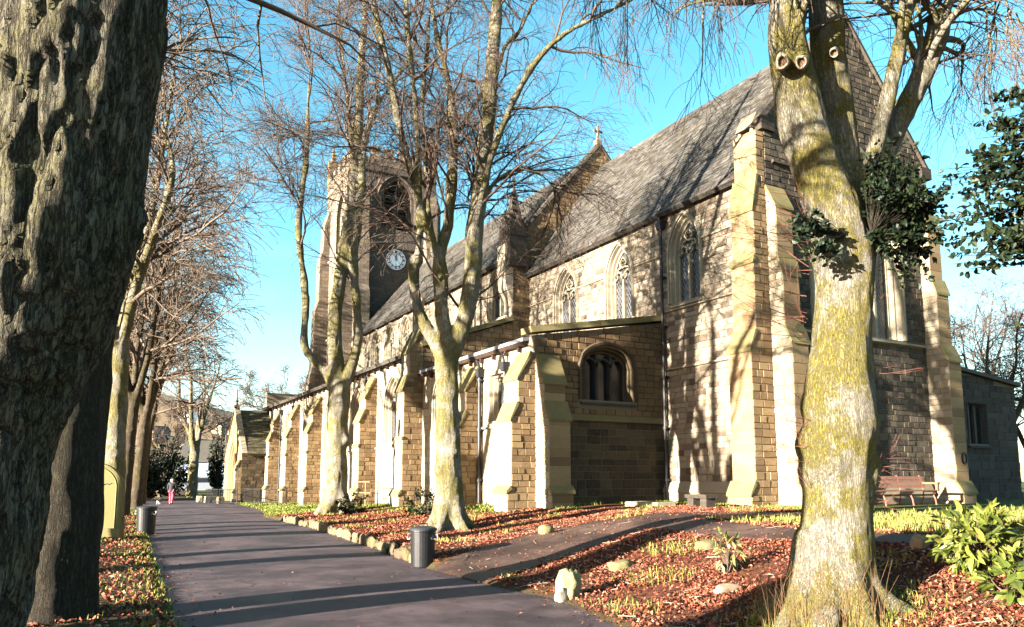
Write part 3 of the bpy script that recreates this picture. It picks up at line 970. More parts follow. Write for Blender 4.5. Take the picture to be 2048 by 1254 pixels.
# chapel south wall
Sch = planeS(XCH)
ops_ch = [dict(u=22.85, a=.55, zs=3.6, zp=5.0, rise=.0, kind='square'), dict(u=27.4, a=.75, zs=3.4, zp=4.7, rise=.85)]
wcs = wall('chapel_south_wall', Sch, [(20.585, -.3), (YD, -.3), (YD, 5.95), (20.585, 6.1)], ops_ch)
stones(Sch, [(20.585, .9), (YD, .9), (YD, 5.85), (20.585, 5.85)], ops_ch, wcs, M_ASH, row=(.24, .32), length=(.4, .8), proud=(.005, .014), seed=8, tone=(.35, 1))
for op in ops_ch: window(Sch, op, mat=M_ASH, hood=op.get('kind') != 'square')
string('string_course', Sch, 21.45, 24.2, 3.45)
PB = [(1.25, 1.0), (1.4, .86), (3.45, .86), (4.0, .62), (4.75, .62), (5.6, .12)]
buttress('S', XCH, 20.56, 21.4, PB, smat=M_STONE_TAN)
buttress('E', 20.585, XCH + .02, XCH + .78, [(1.25, .95), (1.4, .82), (3.45, .82), (4.0, .55), (4.6, .55), (5.5, .1)], smat=M_ASH, front=M_STONE_TAN)
buttress('S', XCH, 24.25, 25.05, PB, smat=M_STONE_TAN)

# ---- aisle: taller, with its own east wall over the chapel roof
Sa = planeS(XA)
ops_a = [dict(u=u, a=.78, zs=3.3, zp=4.9, rise=1.15) for u in (33.1, 38.3, 43.1, 48.0, 53.2)]
wa = wall('aisle_wall', Sa, [(YD, -.4), (YW, -.4), (YW, 6.95), (YD, 6.95)], ops_a)
stones(Sa, [(YD, .8), (YW, .3), (YW, 6.85), (YD, 6.85)], ops_a, wa, M_ASH, row=(.26, .34), length=(.4, .8), proud=(.005, .014), seed=9, tone=(.35, 1))
for op in ops_a: window(Sa, op)
string('string_course', Sa, YD + .9, 56.4, 3.15)
aw = MB(); aw.box(XA, XN, YW - .5, YW, -.3, 8.3); aw.build('west_wall', M_STONE, church)
PA = [(1.0, .98), (1.2, .86), (3.2, .86), (3.3, .84), (4.35, .84), (4.95, .58), (5.5, .58), (6.5, .1)]
buttress('S', XA, YD - .02, YD + .95, [(1.0, 1.0), (1.2, .88), (3.3, .88), (3.35, .84), (5.3, .84), (5.9, .6), (6.9, .6), (7.9, .12), (9.3, .12)], smat=M_STONE_TAN)
for y in (35.38, 40.2, 45.0, 50.26, 55.5):
    buttress('S', XA, y, y + .85, PA, smat=M_STONE_TAN)
Ea = planeE(YD)
wea = wall('aisle_east_wall', Ea, [(XA, 5.8), (XN, 5.8), (XN, 8.65), (XA, 7.15)], [], M_MORTAR_DARK)
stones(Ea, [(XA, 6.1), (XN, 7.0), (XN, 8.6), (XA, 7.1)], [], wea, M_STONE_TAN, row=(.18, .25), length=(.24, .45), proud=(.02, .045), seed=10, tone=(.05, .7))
coping([(XA - .1, 7.15), (XN, 8.72)], Ea, -.5, .16, t=.2)

# ---- nave clerestory
Sn = planeS(XN)
ops_n = [dict(u=u, a=.62, zs=9.1, zp=10.2, rise=.95) for u in (31.15, 34.0, 37.2, 40.0, 42.8, 45.4, 48.0, 50.6)]
wn_ = wall('clerestory_wall', Sn, [(YD, 8.3), (YT, 8.3), (YT, NE_), (YD, NE_)], ops_n)
stones(Sn, [(YD, 8.6), (YT, 8.6), (YT, NE_ - .1), (YD, NE_ - .1)], ops_n, wn_, M_STONE, row=(.22, .3), length=(.35, .7), seed=12, tone=(.4, 1))
for op in ops_n: window(Sn, op)
# the nave's east gable standing above the chancel roof
nz = NR + .6
polyG = [(XN, 5.5), (XC + .02, 5.5), (XC + .02, 11.0), (AX, 16.4), (XNc, 11.0), (XNn, 11.0), (XNn, 12.25), (AX, nz), (XN, 12.25)]
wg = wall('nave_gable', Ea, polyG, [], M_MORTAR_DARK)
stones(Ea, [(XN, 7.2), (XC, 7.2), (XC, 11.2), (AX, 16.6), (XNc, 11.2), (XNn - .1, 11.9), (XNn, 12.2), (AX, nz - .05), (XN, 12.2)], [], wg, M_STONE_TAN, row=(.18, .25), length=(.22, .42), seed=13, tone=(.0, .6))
coping([(XN - .1, 12.2), (AX, nz + .04), (XNn + .1, 12.2)], Ea, -.45, .08, t=.12, mat=M_STONE_DARK)
cx = MB()
cx.box(AX - .15, AX + .15, YD, YD + .3, nz + .08, nz + .352, .4)
cx.box(AX - .055, AX + .055, YD + .09, YD + .2, nz + .35, nz + 1.1, .5)
cx.box(AX - .22, AX + .22, YD + .095, YD + .195, nz + .80, nz + .89, .5)
for dx, dz in ((-.22, .845), (.22, .845), (0, 1.1)):
    cx.lathe((AX + dx, YD + .145, nz + dz), [(.02, -.08), (.075, 0), (.02, .08)], 8, .5)
cx.lathe((AX, YD + .145, nz + .845), [(.09, -.05), (.11, 0), (.09, .05)], 10, .5)
cx.build('gable_cross', M_STONE, church)
# corner pinnacle between nave and chancel
pp = MB()
bx, by = XN + .15, YD + .1
pp.box(bx - .5, bx + .45, by - .45, by + .5, 11.2, 13.0, .3)
for s0 in range(4):
    th = s0 * math.pi / 2
    c, s = math.cos(th), math.sin(th)
    pp.prism([(-.5, 12.6), (.5, 12.6), (0, 13.6)], lambda u, v, w, c=c, s=s: (bx - .02 + c * u - s * w, by + .02 + s * u + c * w, v), .36, .52, .4)
pp.hexa([(bx - .38, by - .34, 13.0), (bx + .34, by - .34, 13.0), (bx + .34, by + .38, 13.0), (bx - .38, by + .38, 13.0), (bx - .05, by - .03, 15.1), (bx + .01, by - .03, 15.1), (bx + .01, by + .03, 15.1), (bx - .05, by + .03, 15.1)], .3)
for i in range(5):
    f = i / 5; z = 13.15 + f * 1.8; r_ = .40 * (1 - f) + .05
    for sx, sy in ((1, 1), (1, -1), (-1, 1), (-1, -1)):
        pp.lathe((bx - .02 + sx * r_, by + .02 + sy * r_, z), [(.02, -.08), (.085, 0), (.02, .1)], 6, .3)
pp.lathe((bx - .02, by, 15.15), [(.03, -.1), (.14, .0), (.05, .1), (.09, .2), (.02, .3)], 8, .3)
pp.build('corner_pinnacle', M_STONE_DARK, church)
bs_ = MB()
pb = [(0, 10.3), (.0, 9.6), (.35, 10.2), (.42, 10.9), (.42, 12.2), (0, 12.6)]
bs_.prism(pb, lambda d, z, c: (XN - d, c, z), YD - .05, YD + .7, .6)
bs_.build('corbelled_pier', M_ASH, church)

# ---- west tower
TX0, TX1, TY0, TY1, TZ = 16.4, 22.85, 53.0, 60.3, 25.5
def mk_masonry(name, ca, cb, mort, sc=(1, 1, 1)):
    m, nt, b = new_mat(name)
    g = N(nt, 'ShaderNodeNewGeometry'); sep = N(nt, 'ShaderNodeSeparateXYZ'); nt.links.new(g.outputs['Position'], sep.inputs[0])
    cmb = N(nt, 'ShaderNodeCombineXYZ'); nt.links.new(mul(nt, sep.outputs[0], sep.outputs[1], 'ADD'), cmb.inputs[0]); nt.links.new(sep.outputs[2], cmb.inputs[1])
    br = N(nt, 'ShaderNodeTexBrick'); nt.links.new(cmb.outputs[0], br.inputs['Vector'])
    br.inputs['Scale'].default_value = 1; br.inputs['Brick Width'].default_value = .52; br.inputs['Row Height'].default_value = .27; br.inputs['Mortar Size'].default_value = .016
    br.inputs['Color1'].default_value = (*ca, 1); br.inputs['Color2'].default_value = (*cb, 1); br.inputs['Mortar'].default_value = (*mort, 1); br.inputs['Bias'].default_value = 0
    n = tex_noise(nt, .5, 6, .7, sx=(1, 1, .4)); n2 = tex_noise(nt, 10, 5)
    c = mixc(nt, maprange(nt, n, .48, .66, 0, .6), br.outputs['Color'], (.05, .04, .035))
    c = mixc(nt, maprange(nt, n2, .4, .7, 0, .4), c, (.12, .09, .06))
    nt.links.new(c, b.inputs['Base Color']); b.inputs['Roughness'].default_value = .95
    bump(nt, b, br.outputs['Fac'], -.6, .03)
    return m
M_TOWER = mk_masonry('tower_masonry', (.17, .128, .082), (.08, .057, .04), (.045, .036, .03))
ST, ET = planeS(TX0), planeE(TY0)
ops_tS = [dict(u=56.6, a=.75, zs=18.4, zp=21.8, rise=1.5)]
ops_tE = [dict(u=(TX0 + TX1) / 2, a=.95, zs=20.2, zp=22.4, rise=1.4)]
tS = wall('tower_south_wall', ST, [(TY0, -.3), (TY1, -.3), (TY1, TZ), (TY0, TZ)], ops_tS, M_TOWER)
M_TOWER_E = mk_masonry('sooty_shaded_tower_masonry', (.06, .046, .033), (.03, .024, .02), (.02, .017, .015))  # darker copy of the tower masonry; east-face shade is in the colour
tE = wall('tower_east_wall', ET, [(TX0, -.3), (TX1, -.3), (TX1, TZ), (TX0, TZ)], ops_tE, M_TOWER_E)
tb = MB(); tb.box(TX1 - .4, TX1, TY0 + .02, TY1, -.3, TZ); tb.box(TX0 + .02, TX1 - .42, TY1 - .4, TY1, -.3, TZ); tb.box(TX0 + .3, TX1 - .45, TY0 + .5, TY1 - .45, TZ - .3, TZ - .1)
tb.build('tower_wall', M_TOWER, church)
def belfry(M, op, mt=None):
    mt = mt or M_ASH
    w = MB()
    sweep(w, M, lambda o: arch_pts(op, o), [(0, -.7), (0, -.5), (.12, -.5), (.16, -.3), (.28, -.3), (.34, -.1), (.42, -.1), (.46, .06), (.58, .12), (.64, 0)], .6)
    wo = w.build('window', mt, church)
    l = MB()
    z = op['zs'] + .1
    while z < op['zp'] + op['rise'] - .2:
        hw_ = half_w(op, z, 0)
        if hw_: l.hexa([M(op['u'] - hw_, z, -.62), M(op['u'] + hw_, z, -.62), M(op['u'] + hw_, z - .16, -.32), M(op['u'] - hw_, z - .16, -.32), M(op['u'] - hw_, z + .05, -.62), M(op['u'] + hw_, z + .05, -.62), M(op['u'] + hw_, z - .11, -.32), M(op['u'] - hw_, z - .11, -.32)], .4)
        z += .32
    q = arch_pts(op, .02); l.add([M(u, z, -.68) for u, z in q], [tuple(range(len(q)))], .1)
    l.build('louvre', M_LOUVRE, wo)
    t = MB(); bar(t, M, [(op['u'], op['zs']), (op['u'], op['zp'] + op['rise'] * .6)], .08, -.5, -.28)
    for s in (-1, 1):
        sub = dict(a=op['a'] / 2 - .03, u=op['u'] + s * op['a'] / 2, zs=op['zs'], zp=op['zp'] - .1, rise=op['a'] * .6)
        bar(t, M, arch_pts(sub, 0, 6)[1:-1], .06, -.5, -.28)
    t.build('tracery', mt, wo)
for M_, ops_ in ((ST, ops_tS), (ET, ops_tE)):
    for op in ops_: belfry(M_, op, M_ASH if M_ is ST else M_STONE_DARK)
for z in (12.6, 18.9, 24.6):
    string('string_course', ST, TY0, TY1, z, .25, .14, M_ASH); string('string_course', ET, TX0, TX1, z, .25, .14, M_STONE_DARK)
# battlements
bt = MB()
u = TY0
for k in range(6):
    a = TY0 + (TY1 - TY0) * k / 6
    for M_, o0, o1 in ((ST, TY0, TY1), (ET, TX0, TX1)):
        s0 = o0 + (o1 - o0) * (k + .12) / 6; s1 = o0 + (o1 - o0) * (k + .72) / 6
        bt.mbox(M_, s0, s1, TZ, TZ + .75, -.38, .05, .4); bt.mbox(M_, s0 - .04, s1 + .04, TZ + .75, TZ + .87, -.42, .1, .5)
for M_, o0, o1, o2 in ((ST, TY0, TY1, .05), (ET, TX0, TX1, .05)):
    bt.mbox(M_, o0, o1, TZ - .5, TZ - .003, -.38, .045, .4)
bt.build('battlement', M_TOWER, church)
# tower buttresses and corner pinnacles
PT = [(4.0, 1.5), (5.0, 1.35), (9.5, 1.3), (10.3, 1.1), (14.8, 1.0), (15.6, .75), (19.0, .75), (19.8, .5), (21.8, .45), (23.0, .08)]
for y0 in (TY0 - .02, TY1 - 1.0):
    tbz = MB(); tbz.prism([(0, -.3), (1.5, -.3)] + [(d, z) for z, d in PT] + [(0, 23.0)], lambda d, z, c: (TX0 - d, c, z), y0, y0 + 1.0, .5)
    b_ = tbz.build('buttress', M_TOWER, church)
for x0 in (TX0 + .02, TX1 - 1.0):
    tbz = MB(); tbz.prism([(0, 11), (.9, 11), (.9, 15), (.6, 15.6), (.6, 19), (.35, 19.6), (.35, 22.4), (.05, 23.4), (0, 23.4)], lambda d, z, c: (c, TY0 - d, z), x0, x0 + .98, .5)
    tbz.build('buttress', M_TOWER, church)
tbz = MB(); tbz.prism([(0, -.3), (1.2, -.3), (1.2, 12), (.8, 13), (.8, 19), (.4, 20), (.4, 22.4), (.05, 23.4), (0, 23.4)], lambda d, z, c: (TX1 + d, c, z), TY0 + .02, TY0 + 1, .5)
tbz.build('buttress', M_TOWER, church)
for px_, py_ in ((TX0 + .3, TY0 + .3), (TX1 - .3, TY0 + .3), (TX0 + .3, TY1 - .3), (TX1 - .3, TY1 - .3)):
    t = MB()
    t.box(px_ - .38, px_ + .38, py_ - .38, py_ + .38, TZ - .4, TZ + 1.4, .4)
    for s0 in range(4):
        th = s0 * math.pi / 2; c, s = math.cos(th), math.sin(th)
        t.prism([(-.4, TZ + 1.25), (.4, TZ + 1.25), (0, TZ + 2.0)], lambda u, v, w, c=c, s=s: (px_ + c * u - s * w, py_ + s * u + c * w, v), .3, .44, .4)
    t.hexa([(px_ - .27, py_ - .27, TZ + 1.4), (px_ + .27, py_ - .27, TZ + 1.4), (px_ + .27, py_ + .27, TZ + 1.4), (px_ - .27, py_ + .27, TZ + 1.4), (px_ - .02, py_ - .02, TZ + 3.3), (px_ + .02, py_ - .02, TZ + 3.3), (px_ + .02, py_ + .02, TZ + 3.3), (px_ - .02, py_ + .02, TZ + 3.3)], .4)
    for i in range(5):
        f = i / 5; r_ = .29 * (1 - f) + .03
        for sx, sy in ((1, 1), (1, -1), (-1, 1), (-1, -1)):
            t.lathe((px_ + sx * r_, py_ + sy * r_, TZ + 1.6 + f * 1.6), [(.02, -.07), (.075, 0), (.02, .09)], 5, .3)
    t.lathe((px_, py_, TZ + 3.3), [(.03, -.1), (.1, 0), (.03, .12)], 6, .3)
    t.build('corner_pinnacle', M_STONE_TAN, church)
# clock: white skeleton dial with dark figures and hands
ck = (19.62, TY0 - .1, 17.88)
fc = MB()
def Mk(u, z, n): return (ck[0] + u, TY0 - n, ck[2] + z)
circ = lambda r, n=48: [(r * math.cos(2 * math.pi * i / n), r * math.sin(2 * math.pi * i / n)) for i in range(n)]
fc.add([Mk(u, z, .10) for u, z in circ(.44)], [tuple(range(48))], .5)
bar(fc, Mk, circ(.60), .035, .02, .12, closed=True); bar(fc, Mk, circ(.46), .025, .02, .13, closed=True)
bar(fc, Mk, circ(.73), .03, .02, .12, closed=True)
clock = fc.build('clock', M_WHITE, church)
bkp = MB(); bkp.add([Mk(u, z, .03) for u, z in circ(.74)], [tuple(range(48))], .2); bkp.build('dial_plate', plain('pale_blue_dial', (.28, .32, .42), .5), clock)
tk = MB()
for i in range(12):
    th = 2 * math.pi * i / 12; w_ = .035 if i % 3 else .055
    bar(tk, Mk, [(.49 * math.cos(th), .49 * math.sin(th)), (.70 * math.cos(th), .70 * math.sin(th))], w_, .05, .125)
tk.build('hour_marks', M_BLACKP, clock)
hd = MB(); bar(hd, Mk, [(.0, -.1), (.02, .42)], .03, .13, .15); bar(hd, Mk, [(0, -.08), (-.03, .3)], .045, .15, .17)
hd.build('clock_hand', M_BLACKP, clock)

# ---- south porch
PX0, PY0, PY1 = 9.85, 56.5, 63.6
pc = (PY0 + PY1) / 2
Sp = planeS(PX0)
opP = dict(u=pc, a=1.15, zs=-.05, zp=2.2, rise=1.7)
wp = wall('porch_front', Sp, [(PY0, -.3), (PY1, -.3), (PY1, 3.5), (pc, 6.75), (PY0, 3.5)], [opP], M_STONE_TAN, hole_off=.5)
pm = MB()
sweep(pm, Sp, lambda o: arch_pts(opP, o), [(0, -.6), (0, -.4), (.12, -.4), (.16, -.2), (.3, -.2), (.36, -.05), (.48, -.05), (.52, .06), (.62, .1), (.66, 0)], .7)
pm.build('porch_arch', M_STONE_TAN, church)
stones(Sp, [(PY0, .1), (PY1, .1), (PY1, 3.5), (pc, 6.7), (PY0, 3.5)], [opP], wp, M_STONE_TAN, row=(.2, .28), length=(.4, .7), proud=(.005, .014), off=.64, pick=False, seed=20)
Epw = planeE(PY0)
wpe = wall('porch_side', Epw, [(PX0, -.3), (XA, -.3), (XA, 3.5), (PX0, 3.5)], [], M_MORTAR_DARK)
stones(Epw, [(PX0, .1), (XA, .1), (XA, 3.4), (PX0, 3.4)], [], wpe, M_UMBER, row=(.2, .28), length=(.3, .55), pick=False, seed=21, tone=(0, 1))
pbk = MB(); pbk.box(PX0 + .01, XA, PY1 - .3, PY1, -.3, 3.5); pbk.box(XA - .25, XA - .03, pc - 1.2, pc + 1.2, 0, 3.2, .1); pbk.build('porch_back', M_LOUVRE, church)
def porch_roof():
    dz = 6.4 - 3.3; dy = pc - (PY0 - .3)
    mb = MB()
    for sg in (1, -1):
        yy = lambda y: y if sg == 1 else 2 * pc - y
        mb.hexa([(PX0 + .3, yy(PY0 - .3), 3.3), (XA, yy(PY0 - .3), 3.3), (XA, pc, 6.6), (PX0 + .3, pc, 6.6), (PX0 + .3, yy(PY0 - .38), 3.42), (XA, yy(PY0 - .38), 3.42), (XA, pc, 6.76), (PX0 + .3, pc, 6.76)], .4)
    r = mb.build('porch_roof', M_SLATE_MOSS, church)
    lst = []
    rows = 15
    for i in range(rows):
        f0, f1 = i / rows, (i + 1.12) / rows
        x = PX0 + .3
        while x < XA:
            w = srng.uniform(.22, .36); x1 = min(x + w, XA)
            P0 = lambda f, n, xx: (xx, PY0 - .38 + f * (pc - PY0 + .38) - n * .75, 3.42 + f * 3.34 + n * .7)
            vs = [P0(f0, .001, x), P0(f0, .001, x1 - .01), P0(f1, .001, x1 - .01), P0(f1, .001, x), P0(f0, .035, x), P0(f0, .035, x1 - .01), P0(f1, .012, x1 - .01), P0(f1, .012, x)]
            lst.append((vs, srng.random())); x = x1
    PICK.append([r, M_SLATE_MOSS, lst, False, 'slate'])
porch_roof()
coping([(PY0 - .25, 3.35), (pc, 6.85), (PY1 + .25, 3.35)], Sp, -.35, .08, mat=M_ASH)
fin = MB(); fin.box(PX0 - .05, PX0 + .3, pc - .2, pc + .2, 6.8, 7.15, .5); fin.lathe((PX0 + .12, pc, 7.15), [(.12, 0), (.05, .2), (.12, .32), (.04, .45), (.03, 1.2)], 8, .5)
fin.build('finial', M_STONE_DARK, church)
buttress('S', PX0, PY0 + .02, PY0 + .6, [(.8, .5), (1.0, .4), (2.3, .4), (3.0, .1)], side_pick=False)

# ---- low vestry on the north-east, in the shade
VY, VX1 = 17.5, 33.5
Ev = planeE(VY)
opv = dict(u=30.75, a=.5, zs=3.0, zp=4.5, rise=0, kind='square')
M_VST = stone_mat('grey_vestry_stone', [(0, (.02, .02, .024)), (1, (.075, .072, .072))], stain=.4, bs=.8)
wv = wall('vestry_wall', Ev, [(XNc, -.3), (VX1, -.3), (VX1, 5.45), (XNc, 6.2)], [opv], M_MORTAR_DARK, hole_off=.1)
stones(Ev, [(XNc, .6), (VX1, .6), (VX1, 5.4), (XNc, 6.15)], [opv], wv, M_VST, row=(.24, .33), length=(.4, .75), off=.2, seed=22)
window(Ev, opv, lights=2, glass=M_DARKGLASS, mat=M_VST, hood=False, deep=.25, hs_=.6)
vb = MB(); vb.box(VX1 - .4, VX1, VY + .01, 27, -.3, 5.4); vb.box(XNc, VX1, 26.6, 27, -.3, 5.4)
vb.build('vestry_back', M_VST, church)
vr = MB(); vr.hexa([(XNc, VY - .2, 6.22), (VX1 + .2, VY - .2, 5.42), (VX1 + .2, 27.2, 5.42), (XNc, 27.2, 6.22), (XNc, VY - .2, 6.36), (VX1 + .2, VY - .2, 5.56), (VX1 + .2, 27.2, 5.56), (XNc, 27.2, 6.36)])
vr.build('vestry_roof', M_SLATE, church)
# cast-iron pattress rings on the two east buttresses
for x in (XC + .5, XNc - .5):
    r_ = MB(); bar(r_, planeE(YE - .95), [(x + .12 * math.cos(t), 2.3 + .17 * math.sin(t)) for t in np.linspace(0, 2 * math.pi, 17)[:-1]], .03, -.01, .05, closed=True)
    r_.build('iron_ring', M_IRON, church)
# handrail along the foot of the aisle wall
hr = MB()
for y in (31.0, 32.6, 34.2): hr.tube([(10.9, y, .3), (10.9, y, 1.55)], .025, 6)
for z in (1.05, 1.52): hr.tube([(10.9, 31.0, z), (10.9, 34.2, z)], .022, 6)
hr_o = hr.build('handrail', plain('rusty_rail', (.22, .12, .06), .7))
tag(hr_o, 'thin rusty handrail standing at the foot of the aisle wall', 'handrail')

# ---- the stones: those largest in view become objects, the rest joins into one part per wall
allst = []
for gi, g in enumerate(PICK):
    if not g[3]: continue
    nm = g[4] if len(g) > 4 else 'stone'
    for si, (vs, t) in enumerate(g[2]):
        q = [to_px(v) for v in vs[4:8]]
        cxm = sum(p[0] for p in q) / 4; cym = sum(p[1] for p in q) / 4
        if not (0 < cxm < 2048 and 0 < cym < 1254): continue
        if 1560 < cxm < 1745: continue           # behind the big trunk
        ar = abs(sum(q[i][0] * q[(i + 1) % 4][1] - q[(i + 1) % 4][0] * q[i][1] for i in range(4))) / 2
        allst.append((ar, gi, si, nm))
allst.sort(reverse=True)
single = {'stone': set(), 'slate': set()}
for ar, gi, si, nm in allst:
    if len(single[nm]) < 295: single[nm].add((gi, si))
for gi, g in enumerate(PICK):
    parent, mat, lst = g[0], g[1], g[2]
    nm = g[4] if len(g) > 4 else 'stone'
    mb = MB()
    for si, (vs, t) in enumerate(lst):
        if (gi, si) in single[nm]:
            m1 = MB(); m1.add(vs, SFACES, t); m1.build(nm, mat, parent)
        else:
            mb.add(vs, SFACES, t)
    if mb.v:
        mb.build('slate_rows' if nm == 'slate' else 'stone_courses', mat, parent, kind='stuff')
# ------------------------------------------------------------------ trees
def resample(pts, rad, n):
    pts = np.array(pts, float); rad = np.array(rad, float)
    c = catmull([np.concatenate([p, [r]]) for p, r in zip(pts, rad)], n)
    return c[:, :3], c[:, 3]

def tubes_np(P, Rd, sides):
    """P (N,K,3), Rd (N,K) -> verts, quads"""
    N_, K = P.shape[:2]
    T = np.empty_like(P)
    T[:, 1:-1] = P[:, 2:] - P[:, :-2]; T[:, 0] = P[:, 1] - P[:, 0]; T[:, -1] = P[:, -1] - P[:, -2]
    T /= np.linalg.norm(T, axis=2, keepdims=True) + 1e-9
    ref = np.where(np.abs(T[:, :1, 2:3]) < .85, np.array([0, 0, 1.0]), np.array([1.0, 0, 0]))
    A = np.cross(T, np.broadcast_to(ref, T.shape)); A /= np.linalg.norm(A, axis=2, keepdims=True) + 1e-9
    B = np.cross(T, A)
    th = np.arange(sides) * 2 * np.pi / sides
    V = P[:, :, None, :] + Rd[:, :, None, None] * (A[:, :, None, :] * np.cos(th)[None, None, :, None] + B[:, :, None, :] * np.sin(th)[None, None, :, None])
    idx = np.arange(N_ * K * sides).reshape(N_, K, sides)
    a = idx[:, :-1]; b = np.roll(a, -1, axis=2); d = idx[:, 1:]; c = np.roll(d, -1, axis=2)
    Q = np.stack([a, b, c, d], -1).reshape(-1, 4)
    return V.reshape(-1, 3), Q

def spawn(P, Rd, m, t0, t1, L0, L1, a0, a1, up, K, rg, wander=.18, grav=0.0, rs=.55, rmax=1e9, tip=.004, lfall=.5):
    """children of every polyline in P"""
    N_, Kp = P.shape[:2]
    t = rg.uniform(t0, t1, (N_, m)) if m > 1 else np.full((N_, m), (t0 + t1) / 2)
    f = t * (Kp - 1); i = np.minimum(f.astype(int), Kp - 2); fr = (f - i)[..., None]
    row = np.arange(N_)[:, None]
    p = P[row, i] * (1 - fr) + P[row, i + 1] * fr
    tan = P[row, i + 1] - P[row, i]; tan /= np.linalg.norm(tan, axis=2, keepdims=True) + 1e-9
    r = Rd[row, i] * (1 - fr[..., 0]) + Rd[row, i + 1] * fr[..., 0]
    n = N_ * m
    p = p.reshape(n, 3); tan = tan.reshape(n, 3); r = r.reshape(n); tt = t.reshape(n)
    rnd = rg.normal(0, 1, (n, 3)); perp = rnd - tan * np.sum(rnd * tan, 1, keepdims=True); perp /= np.linalg.norm(perp, axis=1, keepdims=True) + 1e-9
    ang = np.radians(rg.uniform(a0, a1, n))[:, None]
    d = tan * np.cos(ang) + perp * np.sin(ang); d[:, 2] += up; d /= np.linalg.norm(d, axis=1, keepdims=True)
    L = rg.uniform(L0, L1, n) * (1 - lfall * tt)
    out_ = np.empty((n, K, 3)); out_[:, 0] = p
    for k in range(1, K):
        d = d + rg.normal(0, wander, (n, 3)); d[:, 2] += grav * k / K
        d /= np.linalg.norm(d, axis=1, keepdims=True)
        out_[:, k] = out_[:, k - 1] + d * (L / (K - 1))[:, None]
    r0 = np.minimum(r * rs, rmax)
    s = np.linspace(0, 1, K)[None, :]
    Ro = r0[:, None] * (1 - s) + tip * s
    Ro = np.maximum(Ro, tip)
    return out_, Ro

def join_np(parts):
    V, Q, b = [], [], 0
    for v, q in parts:
        V.append(v); Q.append(q + b); b += len(v)
    return np.concatenate(V), np.concatenate(Q)

def trunk_mesh(name, limbs, voxel, mat, parent, amp=.02, freq=5.0, flare=None, seed=0, burls=(), ridge=0.0):
    """limbs joined into one smooth skin by a voxel remesh, then bark relief"""
    parts = []
    for pts, rad in limbs:
        P, Rr = resample(pts, rad, max(10, len(pts) * 5))
        V, Q = tubes_np(P[None], Rr[None], 14)
        parts.append((V, Q))
        n = len(P)
        # rounded ends
    bm_v, bm_q = join_np(parts)
    me0 = np_mesh(name + '_raw', bm_v, bm_q)
    bm = bmesh.new(); bm.from_mesh(me0)
    bmesh.ops.holes_fill(bm, edges=[e for e in bm.edges if e.is_boundary], sides=0)
    bmesh.ops.recalc_face_normals(bm, faces=bm.faces)
    for c, r in burls:
        bmesh.ops.create_icosphere(bm, subdivisions=2, radius=r, matrix=Matrix.Translation(c))
    bm.to_mesh(me0); bm.free()
    ob = bpy.data.objects.new(name, me0); COL.objects.link(ob)
    md = ob.modifiers.new('r', 'REMESH'); md.mode = 'VOXEL'; md.voxel_size = voxel
    sm = ob.modifiers.new('s', 'SMOOTH'); sm.factor = .5; sm.iterations = 9 if burls else 4
    dg = bpy.context.evaluated_depsgraph_get()
    me = bpy.data.meshes.new_from_object(ob.evaluated_get(dg))
    bpy.data.objects.remove(ob); bpy.data.meshes.remove(me0)
    n = len(me.vertices)
    co = np.empty(n * 3, np.float32); me.vertices.foreach_get('co', co); co = co.reshape(-1, 3)
    no = np.empty(n * 3, np.float32); me.vertices.foreach_get('normal', no); no = no.reshape(-1, 3)
    disp = np.empty(n)
    for i in range(n):
        x, y, z = co[i]
        a = mnoise.noise((x * freq, y * freq, z * freq * .35 + seed))
        b = mnoise.noise((x * freq * 3.1, y * freq * 3.1, z * freq * .6 + seed + 7))
        c = mnoise.noise((x * 1.7 + seed, y * 1.7, z * 1.1))
        if ridge:
            q = mnoise.noise((x * freq * 2.0 + .6 * a, y * freq * 2.0 + .6 * b, z * freq * .33 + seed + 3))
            b = b * .6 - ridge * max(0.0, 1 - abs(q) * 5.5)
        disp[i] = amp * (.9 * a + .75 * b) + amp * 1.8 * max(c, -.2)
    co = co + no * disp[:, None]
    me.vertices.foreach_set('co', co.astype(np.float32).ravel())
    me.polygons.foreach_set('use_smooth', np.ones(len(me.polygons), bool))
    me.update()
    return link(name, me, mat, parent)

def limb_stack(limbs, K=18):
    P, Rr = [], []
    for pts, rad in limbs:
        p, r = resample(pts, rad, K); P.append(p); Rr.append(r)
    return np.array(P), np.array(Rr)

def crown(parent, limbs, rg, dens=1.0, L=(1.0, .5, .28), height=12., tip=.005, droop=-.12, mat=None, t0=.3, m=(12, 8, 6), up=.12, twigmat=None, bmax=.07, singles=False):
    P0, R0 = limb_stack(limbs)
    m1, m2, m3 = [max(1, int(round(x * (dens if j else dens ** .5)))) for j, x in enumerate(m)]
    h = height
    P1, R1 = spawn(P0, R0, m1, t0, 1.0, .22 * h * L[0], .36 * h * L[0], 25, 65, up, 9, rg, .16, droop * .3, .5, bmax, tip * 1.8)
    P2, R2 = spawn(P1, R1, m2, .15, 1.0, .22 * h * L[1], .36 * h * L[1], 20, 60, up * .4, 6, rg, .2, droop, .55, .022, tip * 1.2)
    P3, R3 = spawn(P2, R2, m3, .1, 1.0, .2 * h * L[2], .36 * h * L[2], 20, 60, 0, 5, rg, .2, droop * 1.4, .6, .010, tip, .3)
    parts = [tubes_np(P2, R2, 4), tubes_np(P3, R3, 3)]
    if singles:
        for k in range(len(P1)):
            V, Q = tubes_np(P1[k:k + 1], R1[k:k + 1], 6)
            link('branch', np_mesh('branch', V, Q, smooth=True), mat or M_BARK_B, parent)
    else:
        parts.append(tubes_np(P1, R1, 5))
    V, Q = join_np(parts)
    link('crown', np_mesh('crown', V, Q, smooth=True), twigmat or M_TWIG, parent, kind='stuff')

def gpt(x, y, dz=0): return Vector((x, y, gz(x, y) + dz))
trg = np.random.default_rng(3)

